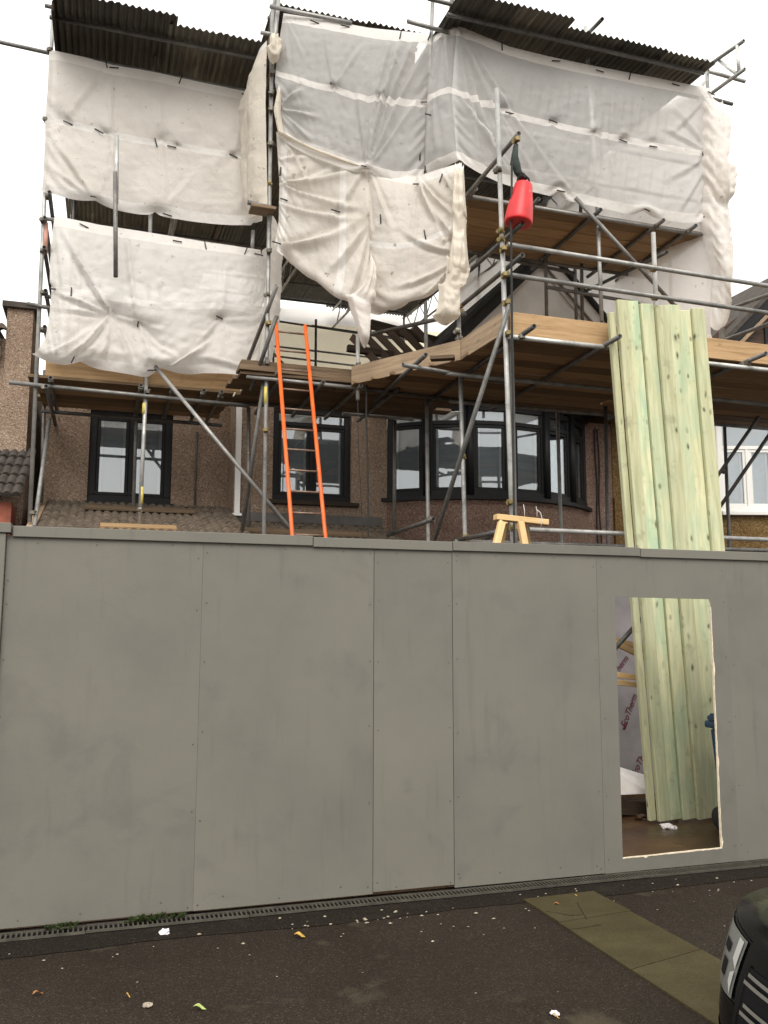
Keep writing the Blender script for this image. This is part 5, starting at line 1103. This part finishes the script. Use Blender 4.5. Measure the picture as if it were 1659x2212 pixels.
btn = [((1326, 1381, 1.95), (1400, 1404, 2.0), 'upper thin pine batten across the insulation inside the opening'), ((1326, 1388, 1.85), (1402, 1425, 1.9), 'sloping pine batten below the upper one inside the opening'), ((1326, 1457, 1.80), (1410, 1468, 1.85), 'lower wide pine batten across the insulation inside the opening'), ((1326, 1473, 1.72), (1410, 1483, 1.76), 'lowest pine batten, lying against the wide one inside the opening')]
for a, b, lab in btn: tag(beam('pine_batten', P(*a), P(*b), 0.04, 0.055, 'pine'), lab, 'batten', 'pine battens inside the opening')
TB('brace', (1322, 1408, 1.7), (1392, 1330, 1.75), sc, 'tube_dark')
tag(poly_prism('insulation_offcut', [P(1322, 1662, 1.75), P(1405, 1688, 1.75), P(1404, 1714, 1.65), P(1322, 1718, 1.65)], (0, 0.10, 0.05), 'polythene'), 'white faced board offcut lying low inside the opening', 'board')
for i, (u, v, Y, lab) in enumerate(((1345, 1740, 1.8, 'near-black block for the shade under the white offcut inside the opening'),)): tag(beam('gap_shade_block', P(1315, 1741, 1.8), P(1420, 1745, 1.8), 0.16, 0.14, 'rafter'), lab, 'timber')  # dark block put in as the shaded gap below the offcut
crm = tag(crumple('rubble_lump', 0.07, 9, 'mud', None, PZ(1385, 1765, 0.03)), 'brown lump of rubble beside the foot of the timbers', 'rubble')
# wheelie bin
bn = thing('wheelie_bin', 'dark blue wheelie bin just inside the opening, mostly hidden by the hoarding', 'bin', (5.45, 0.75, 0))
bx0 = P(1533, 1600, 1.02).x
def frustum(name, x0, x1, y0, y1, z0, z1, tp_, mat, parent):
    vs2 = [(x0+tp_, y0+tp_, z0), (x1-tp_, y0+tp_, z0), (x1-tp_, y1-tp_, z0), (x0+tp_, y1-tp_, z0), (x0, y0, z1), (x1, y0, z1), (x1, y1, z1), (x0, y1, z1)]
    me = mesh(name, vs2, [(3, 2, 1, 0), (4, 5, 6, 7), (0, 1, 5, 4), (1, 2, 6, 5), (2, 3, 7, 6), (3, 0, 4, 7)])
    bm = bmesh.new(); bm.from_mesh(me); bmesh.ops.bevel(bm, geom=bm.edges[:], offset=0.02, segments=2, affect='EDGES'); bm.to_mesh(me); bm.free()
    return put(name, me, mat, parent)
frustum('body', bx0, bx0+0.50, 0.50, 1.02, 0.06, 0.93, 0.05, 'blue', bn); box('rim', bx0-0.035, bx0+0.53, 0.46, 1.05, 0.93, 0.985, 'blue', bn, 0.012)
frustum('lid', bx0-0.01, bx0+0.52, 0.48, 1.03, 0.987, 1.06, -0.015, 'blue', bn); rod('handle', [(bx0+0.02, 1.09, 0.97), (bx0+0.48, 1.09, 0.97)], 0.016, 'blue', bn)
for xx in (bx0+0.07, bx0+0.43): put('wheel', lathe_mesh([(0.02, -0.025), (0.1, -0.025), (0.105, -0.01), (0.105, 0.01), (0.1, 0.025), (0.02, 0.025)], 20), 'tyre', bn, Matrix.Translation((xx, 1.0, 0.105)) @ Matrix.Rotation(math.pi/2, 4, 'Y'))

# ------------------------------------------------------------------ pine trestle behind the hoarding
tr = thing('trestle', 'fresh pine trestle frame showing above the hoarding by the bay', 'trestle', (3.5, 0.95, 0))
a, b = P(1070, 1117, 0.85), P(1181, 1129, 0.85); beam('top_rail', a, b, 0.09, 0.05, 'pine', tr)
za = a.z-0.03
for (u, v, u2, v2, Y, Y2) in ((1084, 1128, 1070, 1184, 0.80, 0.66), (1124, 1128, 1135, 1186, 0.82, 0.70), (1090, 1128, 1078, 1186, 0.95, 1.1), (1130, 1130, 1141, 1186, 0.95, 1.1)):
    A, B = P(u, v, Y), P(u2, v2, Y2); B = A+(B-A)*((A.z-0.03)/(A.z-B.z))*0.999 if u in (1090, 1130) else A+(B-A)*4.6
    if B.z < 0.03: B = A+(B-A)*((A.z-0.03)/(A.z-B.z))
    beam('leg', A, B, 0.06, 0.045, 'pine', tr, up=Vector((0, 1, 0)))
for (u0, v0, u1, v1) in ((1133, 1117, 1131, 1090), (1160, 1116, 1158, 1094)): tag_ = rod('wire_end', [P(u0, v0, 0.82), P((u0+u1)/2+1, (v0+v1)/2, 0.8), P(u1, v1, 0.82)], 0.003, 'polythene', tr, 5)
rod('wire_end', [P(1159, 1100, .82), P(1168, 1108, .81), P(1172, 1125, .8), P(1168, 1138, .8)], 0.003, 'polythene', tr, 5)

# ------------------------------------------------------------------ rope weight, sling, ropes
YW = RF-0.14
hw_ = thing('rope_weight', 'red tapered rope weight hanging from the jib tube by the bay corner', 'weight', P(1122, 487, YW))
ax0, ax1 = P(1119, 484, YW), P(1131, 398, YW); hgt = (ax1-ax0).length
zx = (ax1-ax0).normalized(); yx = Vector((0, 1, 0)); xx_ = yx.cross(zx).normalized(); yx = zx.cross(xx_)
mwt = Matrix((xx_, yx, zx)).transposed().to_4x4(); mwt.translation = ax0
k_ = hgt
put('body', lathe_mesh([(0.118, 0.0), (0.132, 0.006), (0.137, 0.02), (0.137, 0.05), (0.126, 0.16*k_/0.4), (0.106, 0.28*k_/0.4), (0.088, k_*0.97), (0.083, k_*0.992), (0.07, k_)], 28), 'red', hw_, mwt)
rod('handle_loop', [ax1+Vector((-0.07, 0, -0.01)), ax1+Vector((-0.06, 0, 0.06)), ax1+Vector((-0.01, -0.02, 0.10)), ax1+Vector((0.05, -0.01, 0.06)), ax1+Vector((0.075, 0, -0.03))], 0.011, 'rope', hw_)
put('printed_mark', bev_box_mesh(0.06, 0.012, 0.020, 0.0005), 'red_print', hw_, mwt @ Matrix.Translation((0.01, -0.0935, k_*0.74)) @ Matrix.Rotation(rad(-7), 4, 'X'))
slg = thing('rope_sling', 'dark green webbing sling tied over the jib tube above the red weight', 'sling', P(1117, 380, YW))
put('webbing', rod_mesh([P(1117, 312, YW), P(1112, 335, YW), P(1114, 355, YW), P(1119, 372, YW), P(1127, 382, YW)], [.012, .035, .045, .04, .03], 10), 'webbing', slg)
rod('cord', [P(1112, 308, YW), P(1106, 340, YW), P(1103, 355, YW), P(1112, 362, YW), P(1122, 370, YW), P(1130, 384, YW)], 0.009, 'rope', slg); crumple('knot', 0.05, 2, 'rope', slg, P(1127, 384, YW), 0.8)
coupler(P(1112, 305, RF-.12), sc, True)
tag(rod('hoist_rope', [P(1106, 345, YW), P(1104, 500, YW-.02), P(1107, 800, YW-.03), P(1111, 1184, YW)]+[Vector((3.62, YW, 1.2)), Vector((3.62, YW, 0.05))], 0.011, 'rope'), 'dark hoist rope falling beside the bay corner upright', 'rope')
tag(rod('hanging_rope', [P(789, 792, 3.6), P(792, 830, 3.6), P(791, 900, 3.6), P(794, 1000, 3.62), P(795, 1080, 3.6), P(795, 1172, 3.6), Vector((2.95, 3.5, 1.0))], 0.010, 'rope'), 'dark rope hanging from the middle deck beside the ladder', 'rope')
tag(rod('thin_rope', [P(773, 865, 3.65), P(774, 960, 3.66), P(779, 1060, 3.7), P(784, 1172, 3.7), Vector((2.9, 3.6, 1.0))], 0.004, 'rope'), 'thin dark rope below the short bright upright', 'rope')

# ------------------------------------------------------------------ boards lying on the lean-to roof under the uprights
sole = [((216, 1139, 4.5), (381, 1143, 4.5), 'ochre sole board under the yellow banded upright on the tiles', 0.10), ((182, 1098, 5.75), (420, 1106, 5.75), 'weathered board laid along the top of the lean-to tiles', 0.16), ((487, 1147, 4.72), (800, 1158, 4.72), 'long weathered board on the middle tiles behind the ladder', 0.12)]
for a, b, lab, h_ in sole: 
    A, B = P(*a)+Vector((0, 0, .02)), P(*b); tag(beam('sole_board', A, (B.x, B.y, A.z), 0.22, 0.038, 'toe' if 'ochre' in lab else 'board_dark', None, up=Vector((0, -0.28, 1))), lab, 'board')
gl_ = tag(crumple('green_glove', 0.06, 11, simple('dark_green_cloth', (0.01, 0.06, 0.035), 0.8), None, P(255, 1129, 5.0), 0.5), 'dark green glove left on the lean-to tiles', 'glove')

# ------------------------------------------------------------------ litter and weeds
def leaf(name, u, v, L, W_, ang, mat, lab, curl=0.25):
    L *= .75; W_ *= .75; c = PZ(u, v, 0.010); vs2, fs2 = [], []; n_ = 8
    for i in range(n_+1):
        s = i/n_; w = W_*math.sin(math.pi*min(1, s*0.96+0.02))**0.7*(1+0.15*math.sin(s*19))
        for e in (-1, 0, 1): vs2.append(((s-.5)*L, e*w/2, abs(e)*W_*curl+0.01*math.sin(s*5)))
    for i in range(n_):
        for e in (0, 1): fs2.append((i*3+e, i*3+e+1, i*3+e+4, i*3+e+3))
    return tag(put(name, mesh(name, vs2, fs2, True), mat, None, Matrix.Translation(c) @ Matrix.Rotation(ang, 4, 'Z')), lab, 'leaf')
leaf('fallen_leaf', 82, 2146, .075, .03, .5, 'leaf_orange', 'brown fallen leaf on the dark asphalt near the corner post end')
leaf('fallen_leaf', 276, 2151, .035, .02, -.3, 'leaf_yellow', 'small yellow leaf between the brown and the green ones')
leaf('fallen_leaf', 431, 2178, .085, .04, -.35, 'leaf_green', 'pale green fallen leaf, pointed, nearest to the camera')
leaf('fallen_leaf', 647, 2023, .09, .06, -.4, 'leaf_yellow', 'ochre fallen leaf on the asphalt below the middle panels')
leaf('fallen_leaf', 1205, 1955, .07, .035, -.5, 'leaf_orange', 'orange leaf lying on the first concrete slab')
leaf('fallen_leaf', 1245, 1936, .08, .012, -1.0, 'leaf_yellow', 'thin dry leaf across the top of the first concrete slab', .05)
leaf('fallen_leaf', 1200, 2195, .05, .018, -.7, 'leaf_yellow', 'thin yellow leaf on the asphalt beside the concrete slabs')
tag(crumple('paper_scrap', .035, 21, 'paper', None, PZ(357, 2012, .015), .5), 'crumpled pale lilac paper beside the drain', 'paper')
tag(crumple('pebble', .022, 22, 'chip', None, PZ(319, 2171, .01), .6), 'grey stone chip on the asphalt near the pale green leaf', 'stone')
tag(crumple('pebble', .024, 23, 'paper', None, PZ(1198, 2188, .01), .5), 'white stone chip on the asphalt above the thin yellow leaf', 'stone')
vs2, fs2 = [], []
rng = random.Random(4)
def crumb(x, y, r):
    k = len(vs2); z0 = .004
    for q in range(6): a = q*math.pi/3+rng.uniform(-.3, .3); rr = r*rng.uniform(.6, 1.3); vs2.append((x+rr*math.cos(a)*1.6, y+rr*math.sin(a), z0))
    vs2.append((x, y, z0+r*.7)); fs2.extend([(k+q, k+(q+1) % 6, k+6) for q in range(6)])
for _ in range(70): crumb(rng.uniform(-1.2, 5.5), -.22-abs(rng.gauss(0, .35)), rng.choice((.003, .004, .005, .006, .009)))
for _ in range(35): crumb(rng.uniform(-1, 4.5), rng.uniform(-3.2, -.3), rng.choice((.002, .003, .004)))
for _ in range(22): crumb(2.0+rng.gauss(0, .35), -.42+rng.gauss(0, .04), rng.choice((.004, .006, .009)))
o = put('plaster_crumbs', mesh('plaster_crumbs', vs2, fs2), 'chip'); tag(o, 'scattered white plaster crumbs along the drain', 'rubble', None, 'stuff')
def weed(u, v, nl, spread, lab, seed):
    rng = random.Random(seed); c = PZ(u, v, 0); vs2, fs2 = [], []
    for i in range(nl):
        bx = c.x+rng.uniform(-spread, spread); by = -.045+rng.uniform(-.03, .008); a = rng.uniform(0, 6.28); l = rng.uniform(.02, .055); h = rng.uniform(.008, .05); w = rng.uniform(.008, .018)
        d = Vector((math.cos(a), -abs(math.sin(a)), 0)); s_ = Vector((-d.y, d.x, 0)); p = Vector((bx, by, .012)); k = len(vs2)
        vs2 += [p, p+d*l*.5+s_*w+Vector((0, 0, h)), p+d*l+Vector((0, 0, h*.9)), p+d*l*.5-s_*w+Vector((0, 0, h))]; fs2 += [(k, k+1, k+2), (k, k+2, k+3)]
    return tag(put('weed', mesh('weed', vs2, fs2), 'weed', None), lab, 'weed')
weed(130, 1993, 22, .10, 'low sparse weed growing at the drain under the first panel', 1); weed(310, 1984, 60, .10, 'leafy green weed growing between drain and hoarding by the first seam', 2); weed(372, 1977, 14, .06, 'small weed tuft beside the leafy one along the drain', 3)

# ------------------------------------------------------------------ parked car, nose to the left
car = thing('parked_car', 'black saloon car parked across the footway, nose and headlight showing', 'car', (4.5, -3.95, 0))
CXF, CYC, HWD, CL = 2.15, -3.78, 0.90, 4.65           # front, centre line, half width, length
def body_half(zr_):                                    # plan outline at relative height 0..1, local x back from the nose
    f = 0.05*(1-min(1, zr_/0.5))+0.12*max(0, zr_-0.55)/0.45   # nose leans back above the bumper
    return f
NS = 60
def plan(k, t):                                        # k 0..NS from nose centre along the side to the tail centre
    s = k/NS
    # superellipse corners
    if s < 0.30:
        a = s/0.30*math.pi/2; e = 0.62
        x = (1-math.cos(a)**e)*0.62; y = HWD*math.sin(a)**e
        x = 0.62*(1-max(0, math.cos(a))**0.75); y = HWD*(max(0, math.sin(a))**0.82)
    elif s < 0.80: x = 0.62+(s-0.30)/0.5*(CL-1.25); y = HWD
    else:
        a = (s-0.80)/0.20*math.pi/2; x = CL-0.63+0.63*math.sin(a)**0.75; y = HWD*max(0, math.cos(a))**0.7
    return x, y
def shoulder(x):
    pts_ = [(0, .73), (.12, .765), (.35, .79), (.8, .815), (1.3, .88), (2.4, .97), (3.6, 1.0), (4.3, 1.02), (4.65, .94)]
    return float(np.interp(x, [p[0] for p in pts_], [p[1] for p in pts_]))
def side_in(t, x):                                     # how far the flank tucks in at relative height t
    return 0.07*(1-min(1, t/0.35))**1.6+0.055*max(0, (t-0.62)/0.38)**1.5
def nose_in(t): return 0.06*(1-min(1, t/0.25))**1.4+0.10*max(0, (t-0.42)/0.58)**1.2
def car_pt(k, t, out=0.0):
    x, y = plan(k, t); zs = shoulder(x); z = 0.19+(zs-0.19)*t
    fr_ = max(0, 1-x/0.75); x2 = x+nose_in(t)*fr_; y2 = max(0, y-side_in(t, x)*(1-0.3*fr_))
    if x > CL-0.7: x2 = x-nose_in(t)*0.6*(x-(CL-0.7))/0.7
    x0_, y0_ = plan(max(0, k-0.5), t); x1_, y1_ = plan(min(NS, k+0.5), t); tx, ty = x1_-x0_, y1_-y0_; ln = math.hypot(tx, ty) or 1
    return Vector((CXF+x2-ty/ln*out, CYC+y2+tx/ln*out, z+0.0*out))
NT = 12
vs2, fs2 = [], []
for sgn in (1, -1):
    base = len(vs2)
    for j in range(NT+1):
        for k in range(NS+1):
            p = car_pt(k, j/NT); vs2.append(Vector((p.x, CYC+sgn*(p.y-CYC), p.z)))
    for j in range(NT):
        for k in range(NS):
            q = (base+j*(NS+1)+k, base+j*(NS+1)+k+1, base+(j+1)*(NS+1)+k+1, base+(j+1)*(NS+1)+k); fs2.append(q if sgn < 0 else q[::-1])
# bonnet, roof deck: bridge the shoulders with a crown
NC = 10; base = len(vs2)
for k in range(NS+1):
    p = car_pt(k, 1.0); hw2 = p.y-CYC
    for c_ in range(NC+1):
        e = -1+2*c_/NC; vs2.append(Vector((p.x, CYC+hw2*e, p.z+0.035*(1-e*e)**0.8*min(1, hw2/0.5)+0.02*math.cos(e*math.pi*1.0)*0)))
for k in range(NS):
    for c_ in range(NC): fs2.append((base+k*(NC+1)+c_, base+(k+1)*(NC+1)+c_, base+(k+1)*(NC+1)+c_+1, base+k*(NC+1)+c_+1))
me = mesh('body', vs2, fs2, True); bm = bmesh.new(); bm.from_mesh(me); bmesh.ops.remove_doubles(bm, verts=bm.verts[:], dist=0.0008); bmesh.ops.recalc_face_normals(bm, faces=bm.faces[:]); bm.to_mesh(me); bm.free(); me.polygons.foreach_set('use_smooth', [True]*len(me.polygons))
put('body', me, 'paint', car)
# cabin
cab = [(1.35, .93, .80, 0), (1.95, 1.36, .62, 1), (2.35, 1.43, .60, 1), (3.1, 1.41, .60, 1), (3.55, 1.30, .60, 1), (4.15, 1.0, .76, 0)]
vs2 = []
for (x, z, y, _) in cab: vs2 += [(CXF+x, CYC-y, z), (CXF+x, CYC, z+.03), (CXF+x, CYC+y, z)]
fs2 = [(3*i+e, 3*i+3+e, 3*i+4+e, 3*i+1+e) for i in range(5) for e in (0, 1)]
n_ = len(vs2); 
for (x, z, y, _) in cab: vs2 += [(CXF+x, CYC-.82, .93), (CXF+x, CYC+.82, .93)]
for i in range(5): fs2 += [(3*i, n_+2*i, n_+2*i+2, 3*i+3), (3*i+2, 3*i+5, n_+2*i+3, n_+2*i+1)]
put('cabin', mesh('cabin', vs2, fs2, False), 'paint', car)
def quad(name, a, b, c, d, mat, parent): return put(name, mesh(name, [a, b, c, d], [(0, 1, 2, 3)]), mat, parent)
MAT['car_glass'] = simple('dark_car_glass', (0.012, 0.013, 0.014), 0.05, 0, 0.05)
quad('windscreen', (CXF+1.42, CYC-.70, 1.0), (CXF+1.42, CYC+.70, 1.0), (CXF+1.90, CYC+.56, 1.355), (CXF+1.90, CYC-.56, 1.355), 'car_glass', car)
quad('rear_screen', (CXF+3.62, CYC-.54, 1.30), (CXF+3.62, CYC+.54, 1.30), (CXF+4.05, CYC+.66, 1.09), (CXF+4.05, CYC-.66, 1.09), 'car_glass', car)
for sgn in (-1, 1):
    for (a, b, c_, d) in (((1.55, 1.0), (2.55, 1.0), (2.55, 1.36), (1.98, 1.32)), ((2.63, 1.0), (3.65, 1.0), (3.42, 1.30), (2.63, 1.36))):
        q = [(CXF+x, CYC+sgn*(.825-(z-.93)*.47), z) for (x, z) in (a, b, c_, d)]; quad('side_window', *q, 'car_glass', car)
    for xw in (0.92, 3.72):
        wh = put('wheel', lathe_mesh([(.18, -.1), (.30, -.11), (.325, -.08), (.332, -.03), (.332, .03), (.325, .08), (.30, .11), (.18, .1)], 32), 'tyre', car, Matrix.Translation((CXF+xw, CYC+sgn*.80, .332)) @ Matrix.Rotation(math.pi/2, 4, 'X'))
        put('rim', lathe_mesh([(.03, .112), (.08, .118), (.21, .104), (.215, .11), (.215, .09), (.05, .08)], 32), 'alloy', wh, Matrix.Translation((CXF+xw, CYC+sgn*.80, .332)) @ Matrix.Rotation(-sgn*math.pi/2, 4, 'X'))
        ring = [(CXF+xw+.36*math.cos(a), CYC+sgn*.893, .345+.36*math.sin(a)) for a in [math.pi*i/14 for i in range(15)]]; rod('wheel_arch', ring, .022, 'plastic_black', car, 6)
    md = crumple('mirror', .10, 31, 'paint', car, (CXF+1.62, CYC+sgn*1.0, 1.03), .7)
    # patches lying on the bodywork: lamp, strip, lower grille
    def patch(name, k0, k1, tlo, thi, off, mat, parent, nk=14, nt_=8):
        vs3 = []
        for j in range(nt_+1):
            for i in range(nk+1):
                s = i/nk; k = k0+(k1-k0)*s; lo, hi = tlo(s), thi(s); p = car_pt(k, lo+(hi-lo)*j/nt_, off); vs3.append((p.x, CYC+sgn*(p.y-CYC), p.z))
        fs3 = [(j*(nk+1)+i, j*(nk+1)+i+1, (j+1)*(nk+1)+i+1, (j+1)*(nk+1)+i) for j in range(nt_) for i in range(nk)]
        return put(name, mesh(name, vs3, fs3, True), mat, parent)
    lo = lambda s: .60+.04*s-.05*math.sin(s*math.pi)+.16*s**2; hi = lambda s: .955-.02*s
    hl = patch('headlight', 6.6, 14.0, lo, hi, .006, 'lens', car)
    patch('light_strip', 6.8, 7.3, lambda s: .62+.06*s, lambda s: .76-.03*s, .012, 'strip', hl, 4, 8); patch('light_strip', 6.8, 7.45, lambda s: .77+.04*s, lambda s: .945, .012, 'strip', hl, 4, 8)
    patch('lamp_bezel', 8.2, 9.2, lambda s: .66, lambda s: .76, .010, 'plastic_black', hl); patch('lamp_bezel', 8.4, 9.8, lambda s: .80, lambda s: .86, .010, 'plastic_black', hl)
    patch('grille', 0, 5.6, lambda s: .40, lambda s: .88-.03*s, .004, 'plastic_black', car); patch('grille_surround', 5.6, 5.9, lambda s: .40, lambda s: .86, .010, 'plastic_black', car, 3, 8)
    for (t0, t1) in ((.77, .80), (.60, .63)):
        for dt in (0, .04): patch('grille_bar', .9, 5.3-(0.3 if t0 < .7 else 0), lambda s, t0=t0, dt=dt: t0+dt, lambda s, t1=t1, dt=dt: t1+dt-.008, .022-.008*(dt > 0), 'chrome', car)
    patch('bumper_intake', 7.5, 13.5, lambda s: .16+.04*s, lambda s: .34-.02*s, .004, 'plastic_black', car)
    patch('bumper_seam', 6.4, 14.2, lambda s: lo(s)-.025, lambda s: lo(s)-.012, .003, 'plastic_black', car, 12, 1); patch('bonnet_seam', 6.4, 30.0, lambda s: .968, lambda s: .976, .004, 'plastic_black', car, 30, 1)
nbr = bpy.data.objects  # tidy the survey notes off the objects
for o in nbr:
    if '_w' in o: del o['_w']
